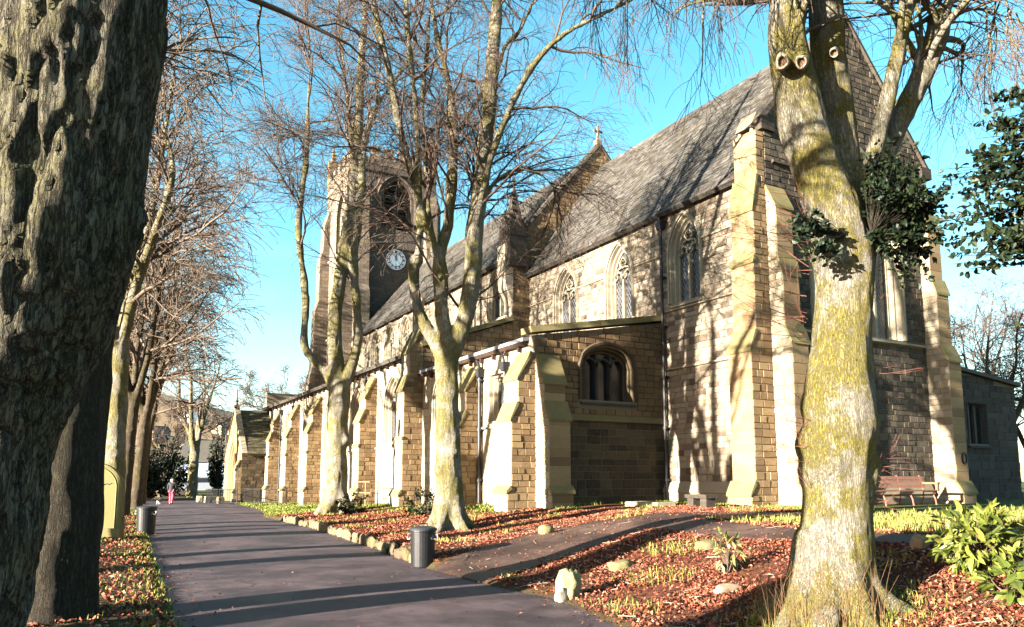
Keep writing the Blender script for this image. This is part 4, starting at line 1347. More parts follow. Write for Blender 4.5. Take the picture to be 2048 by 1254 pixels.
# --- the big lime on the right (three stems above the fork)
D = 8.05
a8 = lambda px, py, d=0: at(px, py, D + d)
rb = a8(1668, 1240)
base = (rb.x, rb.y, gz(rb.x, rb.y) - .25)
tr_r = thing('lime_tree', (rb.x, rb.y, gz(rb.x, rb.y)), 'large mossy lime tree in the right foreground, with three thick stems and sawn-off stubs', 'tree')
pxm = D / 1585
main = [base, a8(1668, 1215), a8(1672, 1130), a8(1676, 1020), a8(1676, 900), a8(1680, 780), a8(1684, 660), a8(1690, 560), a8(1690, 490)]
mr = [.62, .47, .385, .345, .355, .345, .305, .30, .33]
stemA = [a8(1690, 530), a8(1672, 440), a8(1640, 350, .05), a8(1606, 260, .1), a8(1588, 160, .1), a8(1574, 60, .1), a8(1566, -60, .1), a8(1560, -300, .1), a8(1545, -620, .0)]
ar_ = [.30, .29, .26, .245, .235, .205, .19, .16, .08]
stemB = [a8(1695, 520, .1), a8(1692, 430, .35), a8(1682, 310, .5), a8(1664, 180, .5), a8(1654, 60, .5), a8(1648, -80, .5), a8(1660, -330, .6), a8(1650, -680, .8)]
br_ = [.25, .22, .20, .20, .205, .19, .16, .07]
stemC = [a8(1712, 510, .25), a8(1728, 420, .45), a8(1748, 345, .5), a8(1785, 265, .5), a8(1830, 180, .5), a8(1868, 90, .5), a8(1880, 20, .5)]
cr__ = [.22, .20, .18, .15, .135, .125, .12]
stemD = [a8(1735, 400, .3), a8(1752, 300, .25), a8(1775, 200, .2), a8(1797, 100, .2), a8(1815, 0, .2), a8(1840, -160, .3), a8(1850, -420, .5)]
dr_ = [.13, .10, .09, .085, .08, .07, .03]
limbsR = [(main, mr), (stemA, ar_), (stemB, br_), (stemC, cr__), (stemD, dr_)]
# root flares
for k, (ang, ln) in enumerate(((-2.6, .85), (-1.9, .75), (-1.0, .8), (-.2, .8), (.9, .8), (2.0, .8), (3.0, .8))):
    ex, ey = rb.x + ln * math.cos(ang), rb.y + ln * math.sin(ang)
    limbsR.append(([(rb.x + .12 * math.cos(ang), rb.y + .12 * math.sin(ang), base[2] + 1.05), (rb.x + .34 * math.cos(ang), rb.y + .34 * math.sin(ang), base[2] + .50), (ex, ey, gz(ex, ey) - .10)], [.22, .17, .07]))
burR = [(a8(1652, 890, .05), .33), (a8(1662, 940, .0), .34), (a8(1664, 820, .02), .32), (a8(1690, 850, .0), .33), (a8(1700, 950, .03), .31), (a8(1572, 118, -.14), .11), (a8(1601, 122, -.14), .12), (a8(1660, 930, -.12), .26), (a8(1725, 930, .0), .19)]
trunk_mesh('trunk', limbsR, .026, M_BARK_R, tr_r, amp=.020, freq=6, ridge=.35, seed=2, burls=burR)
# sawn stubs: a ring of bark round a pale cut
for (px, py, rr) in ((1565, 124, .05), (1603, 124, .046), (1668, 106, .04)):
    c = a8(px, py, -.27 if px < 1650 else .26)
    dv = (Vector((0, 0, CAM_Z)) - c).normalized()
    a_ = dv.cross(Vector((0, 0, 1))).normalized(); b_ = a_.cross(dv)
    s_ = MB()
    def ringp(r, n): return [c + (a_ * math.cos(t) + b_ * math.sin(t) * 1.15) * r * (1 + .22 * mnoise.noise((math.cos(t) * 1.5 + px, math.sin(t) * 1.5, r * 9))) + dv * (n + .012 * mnoise.noise((t * 2, px, r * 20))) for t in np.linspace(0, 2 * math.pi, 21)[:-1]]
    rows = [ringp(rr * 1.7, -.14), ringp(rr * 1.35, -.02), ringp(rr * 1.15, .03), ringp(rr * .9, .025), ringp(rr * .75, -.015)]
    vs = [p for r_ in rows for p in r_]
    fs = [(i * 20 + k, i * 20 + (k + 1) % 20, (i + 1) * 20 + (k + 1) % 20, (i + 1) * 20 + k) for i in range(4) for k in range(20)]
    s_.add(vs, fs, .6); st_ = s_.build('pruning_scar', plain('callus_wood', (.16, .13, .09), .9), tr_r, smooth=True)
    q_ = MB(); q_.add(ringp(rr * .8, -.005), [tuple(range(20))], .5); q_.build('cut_wood', plain('weathered_heartwood', (.10, .06, .035), .9), st_)
crown(tr_r, [(stemA[3:], ar_[3:]), (stemB[3:], br_[3:]), (stemC[3:], cr__[3:]), (stemD[2:], dr_[2:])], trg, dens=1.0, height=9, tip=.0028, droop=-.22, m=(9, 8, 6), t0=.25, mat=M_BARK_P, twigmat=M_TWIG, bmax=.05, singles=True)
hang = [a8(1566, -60, .1), a8(1500, -130, -.2), a8(1420, -150, -.4), a8(1320, -120, -.5), a8(1240, -60, -.5)]
crown(tr_r, [(hang, [.05, .04, .03, .02, .008])], trg, dens=1.0, height=6.5, tip=.0026, droop=-.55, m=(16, 9, 4), t0=.1, up=-.25, mat=M_BARK_P, twigmat=M_TWIG, bmax=.018, singles=True)
hang2 = [a8(1880, 20, .5), a8(1930, -40, .3), a8(1990, -20, .2), a8(2060, 60, .1)]
crown(tr_r, [(hang2, [.05, .04, .03, .01])], trg, dens=1.0, height=6, tip=.0026, droop=-.35, m=(14, 8, 4), t0=.05, up=-.1, mat=M_BARK_P, twigmat=M_TWIG, bmax=.018, singles=True)
# long drooping shoots and red epicormic twigs on the trunk
sh, shr = [], []
for (px, py, n, sc, dirx) in ((1600, 640, 14, .9, -1), (1610, 500, 12, 1.0, -1), (1625, 840, 8, .5, -1), (1615, 930, 8, .45, -1), (1730, 970, 9, .55, 1), (1738, 760, 4, .45, 1), (1735, 560, 5, .5, 1), (1590, 440, 8, .8, -1)):
    for _ in range(n):
        p = np.array(a8(px + trg.uniform(-8, 8) - dirx * 8, py + trg.uniform(-50, 50), trg.uniform(-.15, .1)))
        rt = np.array([math.cos(YAW), -math.sin(YAW), 0]) * dirx
        d = rt * trg.uniform(.7, 1) + np.array([trg.normal(0, .25), trg.normal(0, .35), trg.uniform(-.15, .45)])
        d /= np.linalg.norm(d); L_ = trg.uniform(.35, 1.1) * sc; pl = [p]
        for k in range(5):
            d = d + trg.normal(0, .1, 3); d[2] += .05; d /= np.linalg.norm(d); pl.append(pl[-1] + d * L_ / 5)
        sh.append(pl); shr.append(np.linspace(.004, .0016, 6))
SP, SR = np.array(sh), np.array(shr)
C1, C1r = spawn(SP, SR, 3, .2, .9, .2, .45, 20, 50, .1, 4, trg, .1, 0, .7, .004, .0016)
for k in range(len(SP)):
    V, Q = join_np([tubes_np(SP[k:k + 1], SR[k:k + 1], 5), tubes_np(C1[k * 3:k * 3 + 3], C1r[k * 3:k * 3 + 3], 3)])
    link('shoot', np_mesh('shoot', V, Q, smooth=True), M_TWIG_RED, tr_r)

# --- second lime, middle of the picture (its shadow falls on the chancel)
D2 = 19.8
a2 = lambda px, py, d=0: at(px, py, D2 + d)
b2 = a2(897, 1072)
bz = gz(b2.x, b2.y)
tr2 = thing('lime_tree', (b2.x, b2.y, bz), 'pale mossy lime tree behind the right-hand bin, forking into four tall stems before the church', 'tree')
m2 = [(b2.x, b2.y, bz - .3), a2(898, 1050), a2(899, 1000), a2(898, 930), a2(895, 860), a2(894, 780), a2(894, 720), a2(896, 680)]
r2 = [.50, .40, .345, .325, .315, .29, .285, .30]
l2a = [a2(890, 715), a2(862, 672), a2(838, 625), a2(828, 570), a2(827, 520)]
l2a2 = [a2(828, 545), a2(838, 480), a2(837, 330), a2(832, 220), a2(820, 110), a2(812, 0), a2(800, -200), a2(790, -420)]
l2b = [a2(892, 700), a2(884, 620), a2(880, 540), a2(874, 495)]
l2b1 = [a2(876, 515), a2(852, 440), a2(828, 370), a2(803, 270), a2(775, 130), a2(750, 20), a2(728, -120), a2(700, -330)]
l2b2 = [a2(878, 520, .2), a2(897, 440, .3), a2(905, 330, .3), a2(907, 250, .3), a2(893, 150, .3), a2(872, 60, .3), a2(858, -60, .4), a2(860, -300, .5)]
l2b3 = [a2(868, 500, .5), a2(858, 430, .9), a2(852, 340, 1.0), a2(846, 200, 1.0), a2(858, 60, 1.0), a2(870, -150, 1.0)]
l2c = [a2(902, 710), a2(926, 650), a2(942, 570), a2(950, 470), a2(962, 370), a2(972, 270), a2(982, 160), a2(990, 60), a2(998, -60), a2(1005, -320)]
l2c1 = [a2(952, 450, -.2), a2(975, 340, -.4), a2(1010, 240, -.6), a2(1060, 140, -.8), a2(1120, 75, -1.0), a2(1190, 35, -1.2), a2(1270, -5, -1.4), a2(1350, -70, -1.6)]
l2c2 = [a2(958, 420, .2), a2(990, 365, .6), a2(1040, 338, 1.0), a2(1085, 352, 1.3), a2(1115, 385, 1.5)]
l2d = [a2(925, 660, .4), a2(935, 540, .9), a2(945, 400, 1.3), a2(1000, 120, 1.7), a2(1040, 60, 2.0), a2(1085, -40, 2.3)]
l2e = [a2(900, 300, .3), a2(930, 240, .6), a2(965, 180, .9), a2(990, 60, 1.0)]
limbs2 = [(m2, r2), (l2a, [.22, .18, .165, .15, .17]), (l2a2, [.11, .09, .085, .085, .08, .07, .05, .02]), (l2b, [.2, .19, .19, .2]),
          (l2b1, [.13, .11, .10, .10, .09, .08, .06, .02]), (l2b2, [.17, .15, .14, .13, .10, .08, .06, .02]), (l2b3, [.09, .08, .07, .06, .05, .02]),
          (l2c, [.24, .235, .23, .215, .21, .21, .19, .165, .13, .04]), (l2c1, [.10, .10, .095, .09, .08, .07, .055, .02]), (l2c2, [.07, .065, .06, .05, .03]), (l2d, [.10, .09, .085, .08, .06, .02]), (l2e, [.06, .07, .07, .03])]
for ang in (-2.4, -1.3, -.3, .7, 2.0, 3.1):
    ex, ey = b2.x + .85 * math.cos(ang), b2.y + .85 * math.sin(ang)
    limbs2.append(([(b2.x + .14 * math.cos(ang), b2.y + .14 * math.sin(ang), bz + .95), (b2.x + .36 * math.cos(ang), b2.y + .36 * math.sin(ang), bz + .35), (ex, ey, gz(ex, ey) - .1)], [.2, .15, .06]))
trunk_mesh('trunk', limbs2, .042, M_BARK_P, tr2, amp=.022, freq=5, seed=9, burls=[(a2(832, 522), .2), (a2(885, 940, -.1), .22), (a2(905, 905, -.2), .2), (a2(910, 835), .18)])
crown(tr2, [(l2a2, [.1] * 7 + [.02]), (l2b1, [.12] * 7 + [.02]), (l2b2, [.14] * 7 + [.02]), (l2b3, [.08] * 5 + [.02]), (l2c[3:], [.2] * 6 + [.04]), (l2c1, [.1] * 7 + [.02]), (l2c2, [.06] * 5), (l2d, [.09] * 5 + [.02])],
      trg, dens=1.15, height=12, tip=.0046, droop=-.26, m=(14, 7, 5), t0=.04, mat=M_TWIG, bmax=.04, singles=True)

# --- third lime, against the west aisle
D3 = 31.0
a3 = lambda px, py, d=0: at(px, py, D3 + d)
b3 = a3(673, 1022)
bz = gz(b3.x, b3.y)
tr3 = thing('lime_tree', (b3.x, b3.y, bz), 'mossy lime tree with a crooked left limb standing before the west aisle', 'tree')
m3 = [(b3.x, b3.y, bz - .3), a3(673, 1005), a3(674, 950), a3(674, 880), a3(677, 810), a3(678, 765)]
l3a = [a3(674, 800), a3(655, 750), a3(625, 718), a3(610, 690), a3(611, 620), a3(608, 560), a3(600, 500), a3(597, 440), a3(604, 385), a3(615, 300), a3(616, 200), a3(620, 100), a3(600, -40)]
l3b = [a3(678, 790), a3(670, 700), a3(672, 620), a3(688, 500), a3(700, 420), a3(710, 320), a3(718, 220), a3(724, 110), a3(732, 0), a3(735, -160)]
l3c = [a3(684, 780), a3(702, 735), a3(716, 680), a3(712, 600), a3(708, 520), a3(722, 400), a3(727, 300), a3(750, 220), a3(790, 160), a3(830, 90)]
l3d = [a3(712, 330), a3(700, 250), a3(690, 150), a3(680, 40), a3(668, -80)]
limbs3 = [(m3, [.55, .47, .42, .40, .43, .42]), (l3a, [.25, .2, .18, .17, .15, .15, .15, .13, .125, .11, .08, .06, .02]), (l3b, [.34, .30, .28, .26, .24, .22, .20, .17, .13, .05]),
          (l3c, [.25, .22, .2, .2, .19, .16, .14, .11, .09, .03]), (l3d, [.12, .1, .08, .06, .02])]
for ang in (-2.4, -1.2, .2, 1.4, 2.8):
    ex, ey = b3.x + .95 * math.cos(ang), b3.y + .95 * math.sin(ang)
    limbs3.append(([(b3.x + .2 * math.cos(ang), b3.y + .2 * math.sin(ang), bz + .9), (b3.x + .5 * math.cos(ang), b3.y + .5 * math.sin(ang), bz + .3), (ex, ey, gz(ex, ey) - .1)], [.24, .18, .06]))
trunk_mesh('trunk', limbs3, .062, M_BARK_P, tr3, amp=.035, freq=3.5, seed=15, burls=[(a3(690, 880), .3), (a3(660, 930), .2), (a3(604, 375), .16), (a3(665, 640), .25)])
curl = [a3(604, 385), a3(588, 372), a3(566, 358), a3(565, 335), a3(585, 318), a3(604, 318)]
crown(tr3, [(l3a[4:], [.12] * 8 + [.02]), (l3b[3:], [.2] * 6 + [.05]), (l3c[3:], [.16] * 6 + [.03]), (l3d, [.1] * 4 + [.02]), (curl, [.06, .05, .05, .04, .035, .02])], trg, dens=1.2, height=14, tip=.0066, droop=-.14, m=(15, 7, 5), t0=.03, mat=M_TWIG, bmax=.05, singles=True)

# --- generic bare tree
def bare_tree(x, y, h, r, label, group, rg, lean=(0, 0), nl=5, dens=1.0, tip=.008, mat=None, spread=.45, fork=.3, m=(11, 7, 5), droop=-.14, tmat=None, name='bare_tree', voxel=None, twL=(1.0, .55, .3)):
    z = gz(x, y)
    t = thing(name, (x, y, z), label, 'tree', group)
    fk = h * fork
    top = np.array([x + lean[0] * fork, y + lean[1] * fork, z + fk])
    trunk = [(x, y, z - .3), (x + lean[0] * .02, y + lean[1] * .02, z + .25), (x + lean[0] * fork * .5, y + lean[1] * fork * .5, z + fk * .5), tuple(top)]
    tr = [r * 1.5, r * 1.15, r * .95, r * .9]
    limbs = [(trunk, tr)]; cl = []
    for k in range(nl):
        a = 2 * math.pi * (k + rg.uniform(-.3, .3)) / nl
        s = spread * rg.uniform(.5, 1.1) * (0.35 if k == 0 else 1)
        hh = h * rg.uniform(.82, 1.05) - fk
        pts = [tuple(top + np.array([0, 0, -fk * .12]))]
        for q in (.15, .35, .6, .82, 1.0):
            pts.append(tuple(top + np.array([math.cos(a) * s * hh * q ** .8 + lean[0] * q * .7 + rg.normal(0, .02 * h * q), math.sin(a) * s * hh * q ** .8 + lean[1] * q * .7 + rg.normal(0, .02 * h * q), hh * q])))
        rr = [r * .62, r * .5, r * .42, r * .3, r * .17, tip * 3]
        limbs.append((pts, rr)); cl.append((pts, rr))
    trunk_mesh('trunk', limbs, voxel or max(.05, r * .17), mat or M_BARK_B, t, amp=r * .06, freq=2.2 / max(r, .2), seed=x)
    crown(t, cl, rg, dens=dens, height=h * .8, tip=tip, droop=droop, m=m, t0=.12, mat=mat or M_BARK_B, twigmat=tmat, L=twL, bmax=r * .3)
    return t

# --- the huge near trunk on the left: leaning, deeply furrowed
nb = (-.68, 5.18)
trA = thing('lime_tree', (nb[0], nb[1], gz(*nb)), 'huge dark leaning trunk filling the left edge, its bark lit only on the left', 'tree')
DA = 4.2
aA = lambda px, py, d=0: at(px, py, DA + d)
zA = gz(*nb)
limA = [([(nb[0] - .2, nb[1] + .05, zA - .3), (nb[0] - .15, nb[1] + .05, zA + .15), aA(-115, 1080), aA(-78, 900), aA(-25, 760), aA(52, 610), aA(92, 480), aA(112, 320), aA(134, 180), aA(158, 40), aA(172, -110), aA(200, -420), aA(230, -900, .3), aA(240, -1500, .6)],
         [.72, .60, .47, .46, .46, .465, .475, .465, .455, .455, .44, .40, .30, .1])]
lA2 = [aA(150, -200), aA(330, -600, .4), aA(520, -1100, .9), aA(640, -1700, 1.6)]
lA3 = [aA(120, -80), aA(-150, -500, -.4), aA(-420, -1000, -.9), aA(-600, -1700, -1.2)]
limA += [(lA2, [.26, .2, .14, .05]), (lA3, [.26, .2, .14, .05])]
for ang in (-2.5, -1.2, -.2, .8, 2.0, 3.0):
    ex, ey = nb[0] - .2 + .95 * math.cos(ang), nb[1] + .05 + .95 * math.sin(ang)
    limA.append(([(nb[0] - .2 + .2 * math.cos(ang), nb[1] + .2 * math.sin(ang), zA + .9), (nb[0] - .2 + .5 * math.cos(ang), nb[1] + .5 * math.sin(ang), zA + .3), (ex, ey, gz(ex, ey) - .1)], [.28, .2, .08]))
trunk_mesh('trunk', limA, .028, M_BARK_D, trA, amp=.034, freq=6.5, seed=21, ridge=1.5, burls=[(aA(245, 450, .1), .15), (aA(185, 600, .1), .15)])
crown(trA, [(lA2, [.24, .2, .14, .05]), (lA3, [.24, .2, .14, .05]), (limA[0][0][9:], [.44, .36, .3, .2, .1])], trg, dens=.8, height=10, tip=.004, droop=-.2, m=(9, 7, 5), t0=.15, mat=M_BARK_B)

# --- the row along the left edge of the path
row = [(-.17, 10.4, 17, .38, 'dark trunk beside the gravestone, second in the left-hand row of trees', (.4, .3), .42, .45, 11),
       (-.35, 17.6, 17, .30, 'third tree in the left-hand row, mostly behind the near dark trunks', (.2, .5), .36, .4, 22),
       (.96, 27.2, 17, .32, 'mossy bare tree left of the path with a small flag pinned to its trunk', (-.2, .3), .36, .4, 33),
       (1.7, 37.5, 18, .27, 'brown bare tree left of the path, next beyond the flagged one', (.7, .3), .3, .42, 44),
       (2.75, 47.0, 18, .31, 'bare tree left of the path in front of the dark holly', (.9, .3), .3, .4, 55),
       (3.6, 57.5, 18, .33, 'last brown tree on the left, beside the far bend of the path', (.9, -.3), .28, .4, 66)]
for i, (x, y, h, r, lb, ln, fk, sp, sd) in enumerate(row):
    g2 = np.random.default_rng(sd)
    bare_tree(x, y, h, r, lb, 'row of bare limes left of the path', g2, ln, nl=5 if i > 1 else 4, dens=1.0 if i > 1 else .8, tip=.0035 + .00022 * y, mat=M_BARK_P if i == 2 else (M_BARK_K if i < 2 else M_BARK_B), tmat=M_TWIG_GOLD, spread=sp, fork=fk, m=(12, 7, 5), name='lime_tree', twL=(1.1, .65, .36), droop=-.2)
for i, (x, y, r_, lb) in enumerate(((-1.95, 9.05, .42, 'bare lime just outside the left edge, nearest the huge trunk'), (-7.0, 14.2, .42, 'unseen bare lime added left of frame for its shadow, first of the outer row'), (-6.4, 21.5, .36, 'unseen bare lime added left of frame for its shadow, second of the outer row'), (-8.0, 28.5, .4, 'unseen bare lime added left of frame for its shadow, third of the outer row'))):
    bare_tree(x, y, 16, r_, lb, 'outer row of limes beyond the left edge', np.random.default_rng(300 + i), (0, .2), nl=4, dens=.5, tip=.006, mat=M_BARK_B, spread=.4, fork=.35, name='lime_tree')  # outer-row limes are unseen, added to throw trunk shadows on verge and path
far = at(383, 990, 66)
bare_tree(far.x, far.y, 14, .42, 'small forked tree standing at the far end of the path', None, np.random.default_rng(8), (.3, 0), nl=4, dens=.8, tip=.016, mat=M_BARK_P, spread=.42, fork=.3, m=(9, 6, 5))
for i, (px, f_, h, lb) in enumerate(((585, 105, 15, 'distant bare tree showing between the path and the tower'), (1985, 48, 13, 'dense bare tree beyond the vestry at the right edge'), (1930, 62, 14, 'bare tree beyond the vestry, left of its dense neighbour'), (2060, 56, 15, 'bare tree cut by the right edge of the picture behind the vestry'), (470, 120, 11, 'small distant bare tree beside the porch gable'), (330, 112, 12, 'distant bare tree on the slope behind the dog walker'))):
    p = at(px, 940, f_)
    bare_tree(p.x, p.y, h, .28, lb, None, np.random.default_rng(100 + i), nl=6, dens=1.0, tip=.011 if f_ < 80 else .022, spread=.6, fork=.22, m=(11, 7, 5), droop=-.05)

# ------------------------------------------------------------------ evergreens
def leaf_base(name, w, l, fold, curve, serr=0):
    """a single leaf: folded along the midrib, 8 triangles or so"""
    n = 4; V = [(0, 0, 0)]
    prof = [(.25, .75), (.5, 1.0), (.75, .72)]
    for t, q in prof:
        z = -curve * t * t * l
        V += [(-w * q, l * t, z + fold * q * w), (0, l * t, z), (w * q, l * t, z + fold * q * w)]
    V.append((0, l, -curve * l))
    F = [(0, 2, 1), (0, 3, 2)]
    for k in range(2):
        b = 1 + k * 3
        F += [(b, b + 1, b + 4, b + 3), (b + 1, b + 2, b + 5, b + 4)]
    F += [(7, 8, 10), (8, 9, 10)]
    return V, F
def leaves(parent, pos, dirs, ups, base_leaf, scale, mat, name='leaf', single=280, tones=None, rg=None):
    """leaf-shaped meshes; the largest in view are objects, the others join into one part"""
    V, F = base_leaf
    V = np.array(V)
    n = len(pos); tones = tones if tones is not None else rg.random(n)
    d = dirs / (np.linalg.norm(dirs, axis=1, keepdims=True) + 1e-9)
    x = np.cross(d, ups); x /= np.linalg.norm(x, axis=1, keepdims=True) + 1e-9
    u = np.cross(x, d)
    size = []
    for i in range(n):
        p = to_px(pos[i]); ds = np.linalg.norm(pos[i] - np.array([0, 0, CAM_Z]))
        size.append(scale[i] / ds if (0 < p[0] < 2048 and 0 < p[1] < 1254) else 0)
    order = np.argsort(-np.array(size)); pick = set(order[:single].tolist()) if single else set()
    variants = []
    for k in range(6):
        me = bpy.data.meshes.new(name); me.from_pydata([tuple(v) for v in V], [], F)
        at_ = me.attributes.new('tone', 'FLOAT', 'FACE'); at_.data.foreach_set('value', [(k + .5) / 6] * len(F))
        me.materials.append(mat); variants.append(me)
    wl_ = Vector(WORLD_LOC.get(parent.name, (0, 0, 0)))
    bv, bf, bt_ = [], [], []
    for i in range(n):
        M3 = np.stack([x[i], d[i], u[i]], 1) * scale[i]
        if i in pick:
            o = bpy.data.objects.new(name, variants[min(5, int(tones[i] * 6))]); COL.objects.link(o)
            o.parent = parent; o.matrix_parent_inverse = Matrix.Translation(-wl_)
            o.matrix_basis = Matrix.Translation(Vector(pos[i])) @ Matrix(M3.tolist()).to_4x4()
        else:
            b = len(bv); bv.extend((V @ M3.T + pos[i]).tolist()); bf.extend([[k + b for k in f] for f in F]); bt_.extend([tones[i]] * len(F))
    if bv:
        mb = MB(); mb.v, mb.f, mb.t = bv, bf, bt_
        mb.build('foliage', mat, parent, kind='stuff')
LEAF_H = leaf_base('h', .34, 1, .5, .2)
LEAF_R = leaf_base('r', .17, 1, .25, .35)
def leafy(parent, c, rad, nbr, nlv, lsize, mat, rg, base=None, stemmat=None, lb=LEAF_H, single=280, upb=.5, shell=.35, tones=(0, 1), sr=.012):
    """branches from the base out into an ellipsoid, leaves along their outer halves"""
    c = np.array(c, float); rad = np.array(rad, float)
    d = rg.normal(0, 1, (nbr, 3)); d /= np.linalg.norm(d, axis=1, keepdims=True)
    e = c + d * rad * rg.uniform(shell, 1.0, (nbr, 1)) ** .7
    b = np.array(base if base is not None else c - [0, 0, rad[2]], float)
    tt = np.linspace(0, 1, 6)[None, :, None]
    mid = (b + e) / 2 + np.array([0, 0, .15 * rad[2]]) + rg.normal(0, .12, (nbr, 3)) * rad
    P = (1 - tt) ** 2 * b + 2 * tt * (1 - tt) * mid[:, None] + tt ** 2 * e[:, None]
    Rr = np.linspace(sr, sr * .3, 6)[None].repeat(nbr, 0)
    V, Q = tubes_np(P, Rr, 4)
    link('stems', np_mesh('stems', V, Q, smooth=True), stemmat or M_TWIG, parent)
    bi = rg.integers(0, nbr, nlv); t = rg.uniform(.55, 1.0, nlv) ** .8
    f = t * 5; i = np.minimum(f.astype(int), 4); fr = (f - i)[:, None]
    pos = P[bi, i] * (1 - fr) + P[bi, i + 1] * fr
    pos = pos + rg.normal(0, 1, (nlv, 3)) * .05 * rad
    out_ = (pos - c) / rad; out_ /= np.linalg.norm(out_, axis=1, keepdims=True) + 1e-9
    dirs = out_ * .8 + rg.normal(0, .55, (nlv, 3)); dirs[:, 2] += .1
    ups = np.array([0, 0, 1.0]) * upb + rg.normal(0, .6, (nlv, 3))
    sc = lsize * rg.uniform(.6, 1.25, nlv)
    leaves(parent, pos, dirs, ups, lb, sc, mat, rg=rg, single=single, tones=rg.uniform(tones[0], tones[1], nlv))

eg = np.random.default_rng(17)
# holly hanging in from the right, dark against the sky
hb = thing('holly_tree', (10.2, 3.2, gz(10.2, 3.2)), 'dark spiny holly branches reaching in at the upper right edge', 'tree')
hp0 = np.array([10.2, 3.2, gz(10.2, 3.2)])
hm = MB(); hm.tube([hp0 - [0, 0, .2], hp0 + [-.1, .1, 2], hp0 + [-.3, .3, 4.5], hp0 + [-.5, .5, 6.5]], [.14, .12, .09, .04], 10); hm.build('trunk', M_BARK_B, hb, smooth=True)
for (px, py, f_, rx, rz, nb_, nl_) in ((2040, 320, 7.6, .66, .52, 40, 900), (1985, 430, 7.4, .55, .40, 40, 800), (2055, 500, 7.2, .5, .35, 30, 560), (1915, 360, 7.8, .34, .30, 16, 190), (2020, 220, 7.9, .40, .25, 20, 260), (1930, 520, 7.3, .30, .12, 10, 80), (1985, 290, 7.7, .35, .3, 16, 160), (2040, 655, 7.0, .18, .14, 10, 70)):
    c = at(px, py, f_)
    sub = hb
    leafy(sub, c, (rx, rx, rz), nb_, int(nl_ * 1.4), .078, M_HOLLY, eg, base=(hp0[0] - .4, hp0[1] + .4, min(c.z + .3, 6.0)), single=42, upb=.3, stemmat=M_BARK_K, sr=.009)
# holly growing out of the big trunk's fork
hv_ = thing('holly_bush', tuple(a8(1740, 500, -.1)), 'dark green holly sprouting from the fork of the big right-hand lime', 'bush')
for (px, py, d_, rx, rz, nb_, nl_) in ((1805, 400, -.1, .52, .36, 70, 1700), (1850, 470, -.05, .28, .32, 34, 620), (1780, 490, -.3, .30, .14, 20, 320), (1795, 310, -.05, .36, .22, 30, 420), (1750, 330, -.3, .2, .14, 10, 110), (1830, 560, -.1, .22, .12, 10, 110), (1610, 445, -.55, .20, .13, 16, 230), (1640, 510, -.65, .24, .08, 12, 150), (1575, 470, -.6, .14, .10, 8, 80)):
    leafy(hv_, a8(px, py, d_), (rx, rx * .8, rz), nb_, nl_, .066, M_HOLLY, eg, base=tuple(a8(1742 if px > 1700 else 1690, 470, -.3)), single=48, upb=.6, sr=.005, stemmat=M_BARK_K)
# rhododendron at the lower right
rp = at(1965, 1110, 8.3)
rh = thing('rhododendron', (rp.x, rp.y, gz(rp.x, rp.y)), 'yellow-green rhododendron bush with long drooping leaves at the lower right', 'bush')
rz_ = gz(rp.x, rp.y)
leafy(rh, (rp.x, rp.y, rz_ + .38), (.55, .5, .40), 60, 760, .155, M_RHODO, eg, base=(rp.x, rp.y, rz_ - .02), lb=LEAF_R, single=280, upb=1.0, sr=.01)
rp = at(2030, 1235, 7.6)
rh2 = thing('rhododendron', (rp.x, rp.y, gz(rp.x, rp.y)), 'low dark-green rhododendron shoot in the bottom right corner', 'bush')
leafy(rh2, (rp.x, rp.y, gz(rp.x, rp.y) + .12), (.4, .35, .18), 14, 110, .2, M_RHODO, eg, base=(rp.x, rp.y, gz(rp.x, rp.y) - .02), lb=LEAF_R, single=90, upb=1.0, tones=(0, .4))
# pale shoot by the side path
sp_ = at(1455, 1165, 10.4)
sk = thing('laurel_seedling', (sp_.x, sp_.y, gz(sp_.x, sp_.y)), 'small pale-leaved evergreen seedling among the red leaves by the side path', 'plant')
leafy(sk, (sp_.x, sp_.y, gz(sp_.x, sp_.y) + .33), (.24, .24, .26), 12, 70, .15, leaf_mat('pale_shoot_leaf', [(0, (.10, .12, .03)), (1, (.28, .27, .12))], .4), eg, base=(sp_.x, sp_.y, gz(sp_.x, sp_.y) - .02), lb=LEAF_R, single=70, upb=.8)
# shrubs at the foot of the aisle wall
for (px, py, f_, rx, rz, lb_) in ((705, 1022, 29.3, .75, .55, 'dark shrub at the foot of the mossy lime before the west aisle'), (850, 1018, 25.2, .7, .5, 'low dark shrub against the chapel wall, left of the forked lime')):
    p = at(px, py, f_); z = gz(p.x, p.y)
    s_ = thing('shrub', (p.x, p.y, z), lb_, 'bush')
    leafy(s_, (p.x, p.y, z + rz * .8), (rx, rx, rz), 40, 700, .10, M_HOLLY, eg, base=(p.x, p.y, z - .02), single=0, upb=.6, tones=(.3, 1))
# large holly and yew at the far end
for (px, f_, rx, rz, n, lb_, nm) in ((290, 62, 2.6, 2.5, 3200, 'large glossy holly behind the trunks left of the path', 'holly_bush'), (335, 68, 2.2, 2.7, 2800, 'tall dark holly behind the dog walker', 'holly_bush'), (432, 72, .95, 3.0, 1600, 'narrow black yew standing beside the porch', 'yew_tree'), (205, 58, 2.6, 3.0, 2000, 'dark laurel thicket behind the left-hand gravestones', 'laurel_bush')):
    p = at(px, 985, f_); z = gz(p.x, p.y)
    s_ = thing(nm, (p.x, p.y, z), lb_, 'bush')
    leafy(s_, (p.x, p.y, z + rz * .92), (rx, rx, rz), 130, n, .26, M_HOLLY, eg, base=(p.x, p.y, z - .1), single=0, upb=.6, tones=(.0, 1), sr=.04, shell=.15)
